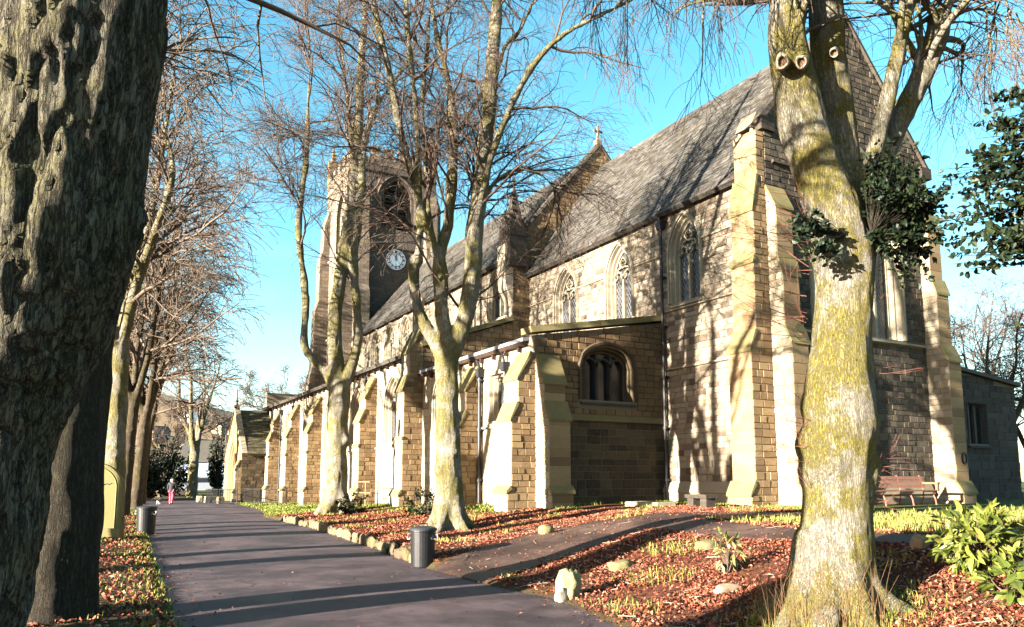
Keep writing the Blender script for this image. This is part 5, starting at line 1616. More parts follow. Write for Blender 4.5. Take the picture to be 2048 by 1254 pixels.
# ------------------------------------------------------------------ leaf litter and grass
lg = np.random.default_rng(44)
def scatter_leaves(n, xr, yr, wfun, smin, smax):
    x = lg.uniform(*xr, n * 3); y = yr[0] + (yr[1] - yr[0]) * lg.random(n * 3) ** 1.5
    w = wfun(x, y); k = lg.random(len(x)) < w
    x, y = x[k][:n], y[k][:n]
    return x, y, lg.uniform(smin, smax, len(x))
def leaf_batch(name, x, y, s, mat, lift=.012, tilt=.5):
    n = len(x); z = ground(x, y) + lift + lg.random(n) * .03
    az = lg.uniform(0, 2 * np.pi, n); tx = lg.normal(0, tilt, n); ty = lg.normal(0, tilt, n)
    d = np.stack([np.cos(az), np.sin(az), tx], 1); d /= np.linalg.norm(d, axis=1, keepdims=True)
    r_ = np.stack([-np.sin(az), np.cos(az), ty], 1); r_ /= np.linalg.norm(r_, axis=1, keepdims=True)
    c = np.stack([x, y, z], 1); S = s[:, None]
    up = np.array([0, 0, 1.0]) * (lg.uniform(.05, .45, n)[:, None]) * S
    V = np.stack([c - d * S * .5, c + r_ * S * .38 + up, c + d * S * .55, c - r_ * S * .38 + up], 1).reshape(-1, 3)
    b = np.arange(n)[:, None] * 4
    Q = np.concatenate([b + np.array([0, 1, 2]), b + np.array([0, 2, 3])], 0)
    t = lg.random(n); tone = np.concatenate([t, t])
    return link(name, np_mesh(name, V, Q, tone), mat, kind='stuff')
def w_bank(x, y):
    l, t, s = region(x, y)
    w = l * 1.0 + .12 * t + .22 * s
    w *= .25 + .75 * smooth((np.sin(x * 3.7 + 1.3 * np.sin(y * 2.9)) + np.sin(y * 4.3 + 1.7 * np.sin(x * 2.2)) + 1.5) / 2.2)
    w = w * np.where(on_side_path(x, y), .05, 1)
    w *= .55 + .45 * (np.sin(x * 2.1 + y * 1.3) * np.sin(y * 1.7 - x) > -.35)
    return w
parts_xy = []
x1, y1, s1 = scatter_leaves(95000, (5.2, 17.5), (2.4, 18), w_bank, .018, .062)
x2, y2, s2 = scatter_leaves(36000, (6.0, 12.5), (16, 34), w_bank, .035, .085)
leaf_batch('leaf_litter', np.concatenate([x1, x2]), np.concatenate([y1, y2]), np.concatenate([s1, s2]), M_LITTER)
def w_left(x, y):
    el = edge_l(y)
    return np.where(x < el - .02, .6 + .4 * (np.sin(x * 3 + y * 1.1) > -.2), 0.0)
x3, y3, s3 = scatter_leaves(26000, (-4, 3.5), (5, 40), w_left, .04, .09)
leaf_batch('leaf_litter', x3, y3, s3, M_LITTER)
# a few leaves blown on to the tarmac
def w_path(x, y):
    el, er = edge_l(y), edge_r(y)
    e = np.minimum(np.abs(x - el), np.abs(x - er))
    return np.where((x > el) & (x < er), .04 + .9 * np.exp(-e / .18), 0)
x4, y4, s4 = scatter_leaves(5200, (.9, 8), (6.5, 40), w_path, .015, .05)
leaf_batch('blown_leaves', x4, y4, s4, M_LITTER, lift=.014, tilt=.2)

# fallen twigs among the leaves
nt_ = 900
tx_ = lg.uniform(5.4, 13, nt_); ty_ = lg.uniform(3.5, 16, nt_); k_ = lg.random(nt_) < w_bank(tx_, ty_) + .05
tx_, ty_ = tx_[k_], ty_[k_]; az_ = lg.uniform(0, 6.28, len(tx_)); ln_ = lg.uniform(.08, .4, len(tx_))
TP = np.zeros((len(tx_), 4, 3))
for q in range(4):
    f = q / 3 - .5
    xx, yy = tx_ + np.cos(az_) * ln_ * f + lg.normal(0, .01, len(tx_)), ty_ + np.sin(az_) * ln_ * f + lg.normal(0, .01, len(tx_))
    TP[:, q] = np.stack([xx, yy, ground(xx, yy) + .03 + lg.random(len(tx_)) * .02], 1)
V, Q = tubes_np(TP, np.linspace(.006, .003, 4)[None].repeat(len(tx_), 0), 4)
link('fallen_twigs', np_mesh('fallen_twigs', V, Q), M_TWIG_PALE, kind='stuff')
def grass(name, x, y, h0, h1, tone0=0, tone1=1, wid=.006, lean=.5):
    n = len(x); z = ground(x, y) - .01
    h = lg.uniform(h0, h1, n); az = lg.uniform(0, 2 * np.pi, n); l = np.abs(lg.normal(0, lean, n)) * h
    d = np.stack([np.cos(az), np.sin(az), np.zeros(n)], 1); r_ = np.stack([-np.sin(az), np.cos(az), np.zeros(n)], 1) * wid
    dist = np.hypot(x, y)[:, None]; r_ = r_ * np.clip(dist / 9, .8, 3.0)
    c = np.stack([x, y, z], 1); up = np.array([0, 0, 1.0])
    m = c + d * (l * .35)[:, None] + up * (h * .6)[:, None]; tip = c + d * l[:, None] + up * (h * np.clip(1 - .3 * l / h, .4, 1))[:, None]
    V = np.stack([c - r_, c + r_, m + r_ * .7, m - r_ * .7, tip], 1).reshape(-1, 3)
    b = np.arange(n)[:, None] * 5
    T = np.concatenate([b + np.array(q) for q in ((0, 1, 2), (0, 2, 3), (3, 2, 4))], 0)
    t = lg.uniform(tone0, tone1, n); tone = np.concatenate([t, t, t])
    return link(name, np_mesh(name, V, T, tone), M_GRASS, kind='stuff')
def pick_xy(n, xr, yr, wfun, pw=1.3):
    x = lg.uniform(*xr, n * 4); y = yr[0] + (yr[1] - yr[0]) * lg.random(n * 4) ** pw
    k = lg.random(len(x)) < wfun(x, y)
    return x[k][:n], y[k][:n]
def w_turf(x, y):
    l, t, s = region(x, y)
    return t * np.where(on_side_path(x, y), 0, 1)
gx1, gy1 = pick_xy(38000, (6.5, 17.4), (10, 56), w_turf)
grass('turf', gx1, gy1, .05, .12, .2, .75, .008)
def w_straw(x, y):
    l, t, s = region(x, y)
    return s * np.where(on_side_path(x, y), .02, 1)
gx2, gy2 = pick_xy(34000, (9.5, 26), (2, 15), w_straw)
grass('rough_grass', gx2, gy2, .06, .2, .55, 1.0, .006, .8)
def w_tuft(x, y):
    l, t, s = region(x, y)
    return l * (np.sin(x * 2.3 + 1) * np.sin(y * 1.9 + x) > .55) * np.where(on_side_path(x, y), 0, 1) * .7
gx3, gy3 = pick_xy(16000, (5.4, 14), (4.5, 30), w_tuft)
grass('grass_tufts', gx3, gy3, .05, .17, .35, 1.0, .006, .7)
def w_edge(x, y):
    el = edge_l(y); d = el - x
    return np.where(d > -.03, np.exp(-np.abs(d) / .22) + .12 * (np.sin(x * 3 + y * 2) > .3), 0)
gx4, gy4 = pick_xy(20000, (-3, 3.4), (6, 45), w_edge, 1.6)
grass('verge_grass', gx4, gy4, .04, .12, .1, .8, .007)
# grass and dry stalks round the foot of the big lime
an = lg.uniform(0, 2 * np.pi, 2600); rr = .45 + np.abs(lg.normal(0, .28, 2600))
grass('grass_tufts', rb.x + rr * np.cos(an), rb.y + rr * np.sin(an), .05, .17, .4, .95, .005, .9)
nst = 170; an = lg.uniform(2.0, 4.6, nst); rr = lg.uniform(.4, .8, nst)
stx, sty = rb.x + rr * np.cos(an), rb.y + rr * np.sin(an); stz = ground(stx, sty)
P_ = np.zeros((nst, 4, 3)); dx = lg.normal(0, .12, nst); dy = lg.normal(0, .12, nst); hh = lg.uniform(.25, .75, nst)
for k in range(4):
    f = k / 3
    P_[:, k] = np.stack([stx + dx * f * f, sty + dy * f * f, stz + hh * f], 1)
V, Q = tubes_np(P_, np.linspace(.0026, .001, 4)[None].repeat(nst, 0), 3)
link('dry_stalks', np_mesh('dry_stalks', V, Q), plain('dry_red_stalk', (.15, .085, .04), .8, 0, .3, 4), kind='stuff')

# ------------------------------------------------------------------ kerb stones, boulders
def rock(mb, c, r, rg, sq=1.0, n=2, tone=.5, rot=0.0, rough=.18):
    bm = bmesh.new(); bmesh.ops.create_icosphere(bm, subdivisions=n, radius=1)
    o = rg.random() * 50
    vs = []
    for v in bm.verts:
        p = v.co
        k = max(abs(p.x), abs(p.y), abs(p.z)) ** sq
        q = p / k if sq else p
        d = 1 + rough * mnoise.noise((q.x * 1.6 + o, q.y * 1.6, q.z * 1.6)) + rough * .4 * mnoise.noise((q.x * 4 + o, q.y * 4, q.z * 4))
        x, y, z = q.x * r[0] * d, q.y * r[1] * d, q.z * r[2] * d
        vs.append((c[0] + x * math.cos(rot) - y * math.sin(rot), c[1] + x * math.sin(rot) + y * math.cos(rot), c[2] + z))
    mb.add(vs, [[v.index for v in f.verts] for f in bm.faces], tone); bm.free()
M_KERB = stone_mat('mossy_kerb_stone', [(0, (.09, .065, .04)), (1, (.24, .18, .105))], stain=.5, bs=1.0, moss=.8)
krg = random.Random(9)
y = 13.9; k = 0
while y < 30.5:
    L = krg.uniform(.34, .75) * (1 if y < 26 else 1.3)
    yc = y + L / 2; x = float(edge_r(yc)) + .03 + krg.uniform(-.03, .03)
    hgt = krg.uniform(.11, .17)
    slope = math.atan2(float(edge_r(yc + .3) - edge_r(yc - .3)), .6)
    mb = MB(); rock(mb, (x, yc, hgt * .75), (.085, L * .46, hgt), krg, sq=.62, tone=krg.random(), rot=-slope + krg.uniform(-.12, .12), rough=.4)
    o = mb.build('kerb_stone', M_KERB)
    tag(o, 'rough mossy kerb stone edging the leaf-covered bank along the path', 'kerb stone', 'kerb stones along the right edge of the path')
    y += L + krg.uniform(.0, .09); k += 1
def boulder(px, py, f_, r, lb, mat=None, sq=.4, cat='stone', name='boulder', dz=.4, rot=0.0, rough=.25):
    p = at(px, py, f_); z = gz(p.x, p.y)
    mb = MB(); rock(mb, (p.x, p.y, z + r[2] * dz), r, krg, sq=sq, n=3, rot=rot, rough=rough)
    return tag(mb.build(name, mat or M_KERB, smooth=True), lb, cat)
M_PALEST = stone_mat('pale_lichened_stone', [(0, (.40, .34, .24)), (1, (.50, .43, .30))], stain=.1, bs=.8, moss=.75)
M_YMOSS = stone_mat('yellow_mossed_stone', [(0, (.34, .30, .13)), (1, (.42, .38, .20))], stain=.3, bs=1.0, moss=.6)
st_p = at(1140, 1195, 10.6)
mb = MB(); z0 = gz(st_p.x, st_p.y)
rock(mb, (st_p.x, st_p.y, z0 + .13), (.17, .13, .25), krg, sq=.3, n=3, rot=.5, rough=.6)
stn = tag(mb.build('standing_stone', M_YMOSS, smooth=True), 'upright pale stone capped with yellow moss at the corner of the side path', 'stone')
st_q = at(1118, 1196, 10.5)
boulder(1122, 1196, 10.45, (.09, .06, .13), 'small white rock leaning at the foot of the upright mossy stone', plain('white_rock', (.22, .2, .16), .9))
boulder(1243, 1135, 12.0, (.22, .16, .10), 'flat mossy boulder half buried in red leaves by the side path', M_ASH_MOSS)
boulder(1092, 1058, 16.5, (.16, .14, .14), 'dark mossy stone beside a grass tuft above the side path', M_ASH_MOSS)
boulder(1840, 1112, 9.8, (.11, .11, .11), 'round brown stone on the grass beside the narrow path', plain('brown_stone', (.20, .12, .06), .9), sq=.1, dz=.7)
boulder(1460, 1192, 9.6, (.22, .10, .07), 'pale broken branch stub lying under the evergreen seedling', plain('bleached_wood', (.16, .12, .08), .9), sq=.2)
boulder(1415, 1090, 12.3, (.20, .15, .09), 'low mossy stone at the edge of the side path', M_ASH_MOSS)
# slab and small chest tomb before the chancel
p = at(1300, 1004, 22.6); z = gz(p.x, p.y)
mb = MB(); mb.hexa([(p.x - .35, p.y - .75, z - .05), (p.x + .35, p.y - .75, z - .05), (p.x + .35, p.y + .75, z - .05), (p.x - .35, p.y + .75, z - .05), (p.x - .32, p.y - .72, z + .13), (p.x + .32, p.y - .72, z + .15), (p.x + .32, p.y + .72, z + .13), (p.x - .32, p.y + .72, z + .12)])
tag(mb.build('grave_slab', M_PALEST), 'flat mossy grave slab lying by the drainpipe corner', 'grave slab')
p = at(1402, 1012, 21.2); z = gz(p.x, p.y)
tb_ = thing('stone_bench', (p.x, p.y, z), 'low dark stone bench of two blocks and a slab before the chancel wall', 'stone bench')
mb = MB(); mb.box(p.x - .2, p.x + .2, p.y - .42, p.y + .42, z + .26, z + .36, .1); mb.build('slab', M_STONE_DARK, tb_)
for dy in (-.26, .24):
    mb = MB(); mb.box(p.x - .16, p.x + .16, p.y + dy - .12, p.y + dy + .12, z - .05, z + .262, .2); mb.build('support', M_STONE_DARK, tb_)

# ------------------------------------------------------------------ bins
def make_bin(x, y, r, h, label, hang):
    z = 0.012
    t = thing('litter_bin', (x, y, z), label, 'bin', 'black litter bins beside the path')
    b = MB(); b.lathe((x, y, z), [(r * .86, 0), (r * .88, .02), (r * .93, h * .5), (r * .97, h * .92), (r * 1.03, h * .93), (r * 1.03, h * .97), (r * .96, h * .97), (r * .9, h * .7)], 28)
    b.build('body', M_BIN, t, smooth=False)
    l = MB(); l.lathe((x, y, z + h * .965), [(r * 1.07, 0), (r * 1.08, .025), (r * 1.0, .05), (r * .5, .075), (0.02, .08)], 28); ld = l.build('lid', M_BINLID, t)
    hd_ = MB(); hd_.tube([(x - .09, y, z + h + .03), (x - .08, y, z + h + .09), (x, y, z + h + .105), (x + .08, y, z + h + .09), (x + .09, y, z + h + .03)], .014, 6); hd_.build('lid_handle', M_BINLID, ld)
    for s in (-1, 1):
        d = Vector((math.cos(YAW), -math.sin(YAW), 0)) * s
        f = Vector((-math.sin(YAW), -math.cos(YAW), 0))
        c = Vector((x, y, z + h * .82)) + d * r * .93 + f * (.06 if s > 0 else 0)
        g = MB(); g.tube([c + Vector((0, 0, .05)), c + d * .05 + f * .03 + Vector((0, 0, .03)), c + d * .06 + f * .05 - Vector((0, 0, .02)), c + d * .05 + f * .06 - Vector((0, 0, .06)), c + f * .08 - Vector((0, 0, .05))], .012, 6)
        g.build('handle', M_STEEL, t)
    return t
p = at(845, 1136, 14.5); make_bin(p.x, p.y, .24, .69, 'black dustbin at the corner of the side path, nearest on the right', 1)
p = at(291, 1069, 23.2); make_bin(p.x, p.y, .28, .78, 'black dustbin on the left edge of the path past the gravestone', 1)

# ------------------------------------------------------------------ gravestones
M_GRAVE = stone_mat('algae_green_gravestone', [(0, (.19, .17, .06)), (1, (.26, .235, .09))], stain=.15, bs=.35, moss=.4)
def gravestone(px, py, f_, w, h, lb, mat, face=-1.85, border=True):
    p = at(px, py, f_); z = gz(p.x, p.y)
    t = thing('gravestone', (p.x, p.y, z), lb, 'gravestone')
    ca_, sa_ = math.cos(face), math.sin(face)          # facing direction (front)
    def M(u, v, n): return (p.x - sa_ * u + ca_ * n, p.y + ca_ * u + sa_ * n, z + v)
    op = dict(a=w / 2, u=0, zs=.25, zp=h - w * .62, rise=w * .62)
    o_ = arch_pts(op, 0, 10)
    mb = MB(); mb.prism(o_, M, -.08, .08, .5); mb.build('slab', mat, t)
    mb = MB(); mb.mbox(M, -w * .58, w * .58, -.1, .26, -.16, .16, .4); mb.build('plinth', mat, t)
    if border:
        mb = MB(); sweep(mb, M, lambda o: arch_pts(op, o, 10), [(0.03, -.09), (.03, .10), (-.03, .12), (-.05, .09), (-.08, .12), (-.11, .079)], .7); mb.build('moulding', mat, t)
        mb = MB(); rg = random.Random(3)
        # weathered, unreadable incised line
        u = -w * .3
        while u < w * .28:
            l = rg.uniform(.02, .06); mb.tube([M(u, h * .72 + rg.uniform(-.02, .02) + u * .12, .079), M(u + l, h * .72 + rg.uniform(-.03, .03) + u * .12, .084)], .012, 4); u += l + .012
        mb.build('worn_lettering', M_STONE_DARK, t)
    return t
gravestone(197, 1076, 20.6, .98, 1.92, 'tall pointed green gravestone left of the path, half behind the dark trunk', M_GRAVE, face=-1.95)
gravestone(241, 978, 50, .62, 1.5, 'small pale gravestone beyond the tall pointed one', plain('pale_gravestone', (.26, .25, .22), .8), border=False, face=-1.9)
for (px, f_, w, h, lb) in ((262, 54, .6, .9, 'low dark gravestone between the trunks left of the path'), (312, 66, .6, .8, 'leaning stub of a gravestone under the dark holly'), (286, 60, .5, .7, 'short weathered gravestone at the foot of a far tree')):
    gravestone(px, 985, f_, w, h, lb, M_STONE, border=False, face=-1.8)

# ------------------------------------------------------------------ flag hanging on a mossy trunk
fp = Vector((.92, 29.0, 0)) + Vector((.3, .3, 0)) * .2
fc_ = at(229, 690, 25.2)
fl = thing('flag', tuple(fc_ + Vector((0, 0, -.4))), 'small red, white and blue flag pinned to a mossy trunk left of the path', 'flag')
FW, FH = .42, .72
rt = Vector((math.cos(YAW), -math.sin(YAW), 0)); fr_ = Vector((-math.sin(YAW), -math.cos(YAW), 0))
def MF(u, v, n): return tuple(fc_ + rt * u + Vector((0, 0, v)) + fr_ * (n + .03 * math.sin(v * 9 + u * 5)))
def flagpart(name, polys, n, mat):
    mb = MB()
    for pl in polys:
        mb.add([MF(u, v, n) for u, v in pl] + [MF(u, v, n - .004) for u, v in pl], [tuple(range(len(pl))), tuple(range(len(pl), 2 * len(pl)))[::-1]] + [(i, (i + 1) % len(pl), len(pl) + (i + 1) % len(pl), len(pl) + i) for i in range(len(pl))])
    mb.build(name, mat, fl)
def strip(a, b, w, n=6):
    d = (b[0] - a[0], b[1] - a[1]); l = math.hypot(*d); nx_, nz_ = -d[1] / l * w, d[0] / l * w
    return [[(a[0] + d[0] * i / n + nx_, a[1] + d[1] * i / n + nz_), (a[0] + d[0] * i / n - nx_, a[1] + d[1] * i / n - nz_), (a[0] + d[0] * (i + 1) / n - nx_, a[1] + d[1] * (i + 1) / n - nz_), (a[0] + d[0] * (i + 1) / n + nx_, a[1] + d[1] * (i + 1) / n + nz_)] for i in range(n)]
hw, hh_ = FW / 2, FH / 2
flagpart('field', strip((0, -hh_), (0, hh_), hw, 8), 0, plain('flag_blue', (.02, .03, .22), .7))
flagpart('saltire', strip((-hw * .92, -hh_ * .96), (hw * .92, hh_ * .96), .04, 8) + strip((-hw * .92, hh_ * .96), (hw * .92, -hh_ * .96), .04, 8), .006, M_WHITE)
flagpart('white_cross', strip((0, -hh_), (0, hh_), .075, 8) + strip((-hw, 0), (hw, 0), .075, 4), .012, M_WHITE)
flagpart('red_cross', strip((0, -hh_), (0, hh_), .045, 8) + strip((-hw, 0), (hw, 0), .045, 4), .018, plain('flag_red', (.5, .02, .03), .7))

# ------------------------------------------------------------------ bench by the east wall
bx0, bx1, byy = 19.3, 23.3, YE - .75
bzz = gz(23, byy)
bn = thing('bench', ((bx0 + bx1) / 2, byy, bzz), 'long brown slatted bench with curved iron legs against the shaded east wall', 'bench')
for k in range(3):
    mb = MB(); mb.box(bx0, bx1, byy - .42 + k * .15, byy - .30 + k * .15, bzz + .42, bzz + .46); mb.build('seat_slat', M_ORANGE, bn)
for k in range(3):
    mb = MB(); zz = bzz + .52 + k * .125
    mb.hexa([(bx0, byy + .02 + k * .03, zz), (bx1, byy + .02 + k * .03, zz), (bx1, byy + .05 + k * .03, zz), (bx0, byy + .05 + k * .03, zz), (bx0, byy + .045 + k * .03, zz + .108), (bx1, byy + .045 + k * .03, zz + .108), (bx1, byy + .075 + k * .03, zz + .108), (bx0, byy + .075 + k * .03, zz + .108)])
    mb.build('back_slat', M_ORANGE, bn)
M_RUST = plain('red_oxide_iron', (.22, .07, .05), .6)
for x in (bx0 + .15, bx0 + 1.42, bx0 + 2.72, bx1 - .15):
    mb = MB(); mb.tube([(x, byy - .40, bzz - .03), (x, byy - .37, bzz + .18), (x, byy - .30, bzz + .34), (x, byy - .38, bzz + .41)], .022, 6)
    mb.tube([(x, byy + .12, bzz - .03), (x, byy + .02, bzz + .2), (x, byy + .0, bzz + .40), (x, byy + .06, bzz + .6), (x, byy + .13, bzz + .9)], .022, 6)
    mb.tube([(x, byy - .40, bzz + .405), (x, byy + .01, bzz + .405)], .02, 6); mb.build('leg', M_RUST, bn)
for x in (bx0 + .06, bx1 - .06):
    mb = MB(); mb.box(x - .05, x + .05, byy - .46, byy + .08, bzz + .64, bzz + .69); mb.box(x - .04, x + .04, byy - .44, byy - .36, bzz + .41, bzz + .645); mb.build('arm', M_ORANGE, bn)

# ------------------------------------------------------------------ porch ramp railings and low mossy walls
def railing(pts, h, lb, step=.16):
    t = thing('railing', tuple(pts[0]), lb, 'railing')
    for a, b in zip(pts[:-1], pts[1:]):
        a, b = Vector(a), Vector(b); up = Vector((0, 0, h))
        r_ = MB(); r_.tube([a + up, b + up], .028, 6); r_.tube([a + Vector((0, 0, .12)), b + Vector((0, 0, .12))], .02, 6); r_.build('rail', M_IRON, t)
        n = int((b - a).length / step); k_ = MB()
        for i in range(n + 1):
            q = a.lerp(b, i / n); bl = MB(); bl.tube([q - Vector((0, 0, .05)), q + up], .012 if i not in (0, n) else .03, 5); bl.build('baluster' if i not in (0, n) else 'post', M_IRON, t)
    return t
railing([(11.4, 49.6, gz(11.4, 49.6)), (10.2, 51.4, gz(10.2, 51.4)), (9.6, 53.4, gz(9.6, 53.4))], .95, 'black iron railing on the right side of the porch ramp')
railing([(9.0, 52.6, .02), (8.3, 54.9, 0.02), (7.9, 57.8, .02)], .95, 'black iron railing between the path and the porch')
mb = MB(); mb.tube([(8.95, 52.4, 0), (8.95, 52.4, 2.5)], .03, 6); mb.tube([(8.8, 52.4, 2.5), (9.1, 52.4, 2.5)], .05, 6)
tag(mb.build('lamp_post', M_IRON), 'slim black post rising from the porch railing', 'post')
for i, (x, y, L, lb) in enumerate(((7.75, 60.5, .9, 'yellow-mossed stone block farthest along the porch railing'), (8.05, 58.6, 1.2, 'long mossed block beside the porch railing'), (8.5, 56.0, 1.3, 'low mossed wall piece before the porch arch'))):
    mb = MB(); rock(mb, (x, y, .16), (.2, L * .5, .3), krg, sq=.9, n=3, tone=.5, rough=.06)
    tag(mb.build('stone_block', M_PALEST), lb, 'stone block')

# ------------------------------------------------------------------ dog walker and dog
def skin_mesh(name, verts, edges, radii, mat, parent, levels=2):
    me = bpy.data.meshes.new(name); me.from_pydata(verts, edges, []); ob = bpy.data.objects.new(name, me); COL.objects.link(ob)
    sm = ob.modifiers.new('skin', 'SKIN'); ob.modifiers.new('sub', 'SUBSURF').levels = levels
    for v, r in zip(me.skin_vertices[0].data, radii): v.radius = r if hasattr(r, '__len__') else (r, r)
    me.skin_vertices[0].data[0].use_root = True
    dg = bpy.context.evaluated_depsgraph_get(); m2_ = bpy.data.meshes.new_from_object(ob.evaluated_get(dg)); bpy.data.objects.remove(ob)
    m2_.materials.clear(); m2_.polygons.foreach_set('use_smooth', [True] * len(m2_.polygons))
    return link(name, m2_, mat, parent)
pp_ = at(342, 1011, 50.5); pz = .012
per = thing('person', (pp_.x, pp_.y, pz), 'person in a dark hooded coat and pink trousers walking away along the path', 'person')
PXp, PYp = pp_.x, pp_.y
rx_, ry_ = math.cos(YAW), -math.sin(YAW); fx_, fy_ = math.sin(YAW * .9), math.cos(YAW * .9)
def pb_(r, f, z): return (PXp + rx_ * r + fx_ * f, PYp + ry_ * r + fy_ * f, pz + z)
M_SKIN = plain('skin', (.45, .27, .2), .6); M_COAT = plain('dark_coat', (.016, .016, .02), .8); M_PINK = plain('pink_trousers', (.36, .05, .09), .8); M_FUR = plain('grey_fur', (.28, .25, .22), .95)
bv = [pb_(0, 0, .92), pb_(0, 0, 1.15), pb_(0, .01, 1.36), pb_(0, .02, 1.46), pb_(0, .03, 1.56), pb_(0, .03, 1.66),
      pb_(-.09, 0, .88), pb_(-.10, .10, .50), pb_(-.10, .02, .10), pb_(-.10, .14, .05), pb_(.09, 0, .88), pb_(.10, -.04, .50), pb_(.10, -.22, .16), pb_(.10, -.12, .05),
      pb_(-.19, .01, 1.36), pb_(-.25, -.03, 1.10), pb_(-.24, .08, .88), pb_(-.24, .13, .80), pb_(.19, .01, 1.36), pb_(.25, .03, 1.10), pb_(.23, .12, .90), pb_(.23, .16, .82)]
be = [(0, 1), (1, 2), (2, 3), (3, 4), (4, 5), (0, 6), (6, 7), (7, 8), (8, 9), (0, 10), (10, 11), (11, 12), (12, 13), (2, 14), (14, 15), (15, 16), (16, 17), (2, 18), (18, 19), (19, 20), (20, 21)]
brd = [.14, .13, .13, .055, .095, .08, .085, .06, .04, .035, .085, .06, .04, .035, .055, .045, .035, .035, .055, .045, .035, .035]
skin_mesh('body', bv, be, brd, M_SKIN, per)
tv = [bv[i] for i in (0, 6, 7, 8, 10, 11, 12)]; skin_mesh('trousers', tv, [(0, 1), (1, 2), (2, 3), (0, 4), (4, 5), (5, 6)], [.155, .105, .085, .062, .105, .085, .062], M_PINK, per)
cv = [pb_(0, 0, .72), pb_(0, 0, 1.0), pb_(0, 0, 1.2), pb_(0, .01, 1.38), pb_(0, 0, 1.47), bv[14], bv[15], bv[16], bv[18], bv[19], bv[20]]
skin_mesh('coat', cv, [(0, 1), (1, 2), (2, 3), (3, 4), (3, 5), (5, 6), (6, 7), (3, 8), (8, 9), (9, 10)], [.21, .20, .185, .165, .09, .09, .075, .058, .09, .075, .058], M_COAT, per)
skin_mesh('hood', [pb_(0, -.02, 1.46), pb_(0, -.01, 1.56), pb_(0, .0, 1.66)], [(0, 1), (1, 2)], [.11, .135, .115], M_FUR, per)
for i in (8, 12):
    skin_mesh('boot', [bv[i], bv[i + 1] if i == 8 else bv[13]], [(0, 1)], [.06, .05], M_COAT, per)
dp = at(317, 1011, 51); 
dog = thing('dog', (dp.x, dp.y, pz), 'small black and white dog trotting beside the person in pink trousers', 'dog')
def db(r, f, z): return (dp.x + rx_ * r + fx_ * f, dp.y + ry_ * r + fy_ * f, pz + z)
dv_ = [db(0, 0, .24), db(0, .13, .25), db(0, .22, .30), db(0, .29, .38), db(0, .37, .37), db(0, -.12, .25), db(0, -.2, .30), db(0, -.26, .38),
       db(-.05, .15, .17), db(-.05, .16, .08), db(-.05, .17, .015), db(.05, .13, .17), db(.05, .10, .08), db(.05, .11, .015), db(-.05, -.14, .17), db(-.05, -.19, .09), db(-.05, -.16, .015), db(.05, -.13, .17), db(.05, -.17, .09), db(.05, -.12, .015)]
de = [(0, 1), (1, 2), (2, 3), (3, 4), (0, 5), (5, 6), (6, 7), (1, 8), (8, 9), (9, 10), (1, 11), (11, 12), (12, 13), (5, 14), (14, 15), (15, 16), (5, 17), (17, 18), (18, 19)]
M_DOG, ntd, bdd = new_mat('black_and_white_fur')
nn = tex_noise(ntd, 5, 2); ntd.links.new(ramp(ntd, [(.48, (.02, .02, .02)), (.54, (.6, .58, .55))], nn), bdd.inputs['Base Color'])
skin_mesh('body', dv_, de, [.085, .09, .055, .065, .035, .08, .03, .018, .035, .022, .02, .035, .022, .02, .04, .024, .02, .04, .024, .02], M_DOG, dog)
for s in (-1, 1):
    mb = MB(); mb.add([db(s * .035, .27, .43), db(s * .065, .29, .42), db(s * .055, .27, .49), db(s * .05, .25, .43)], [(0, 1, 2), (1, 3, 2), (3, 0, 2), (0, 3, 1)]); mb.build('ear', M_BLACKP, dog)

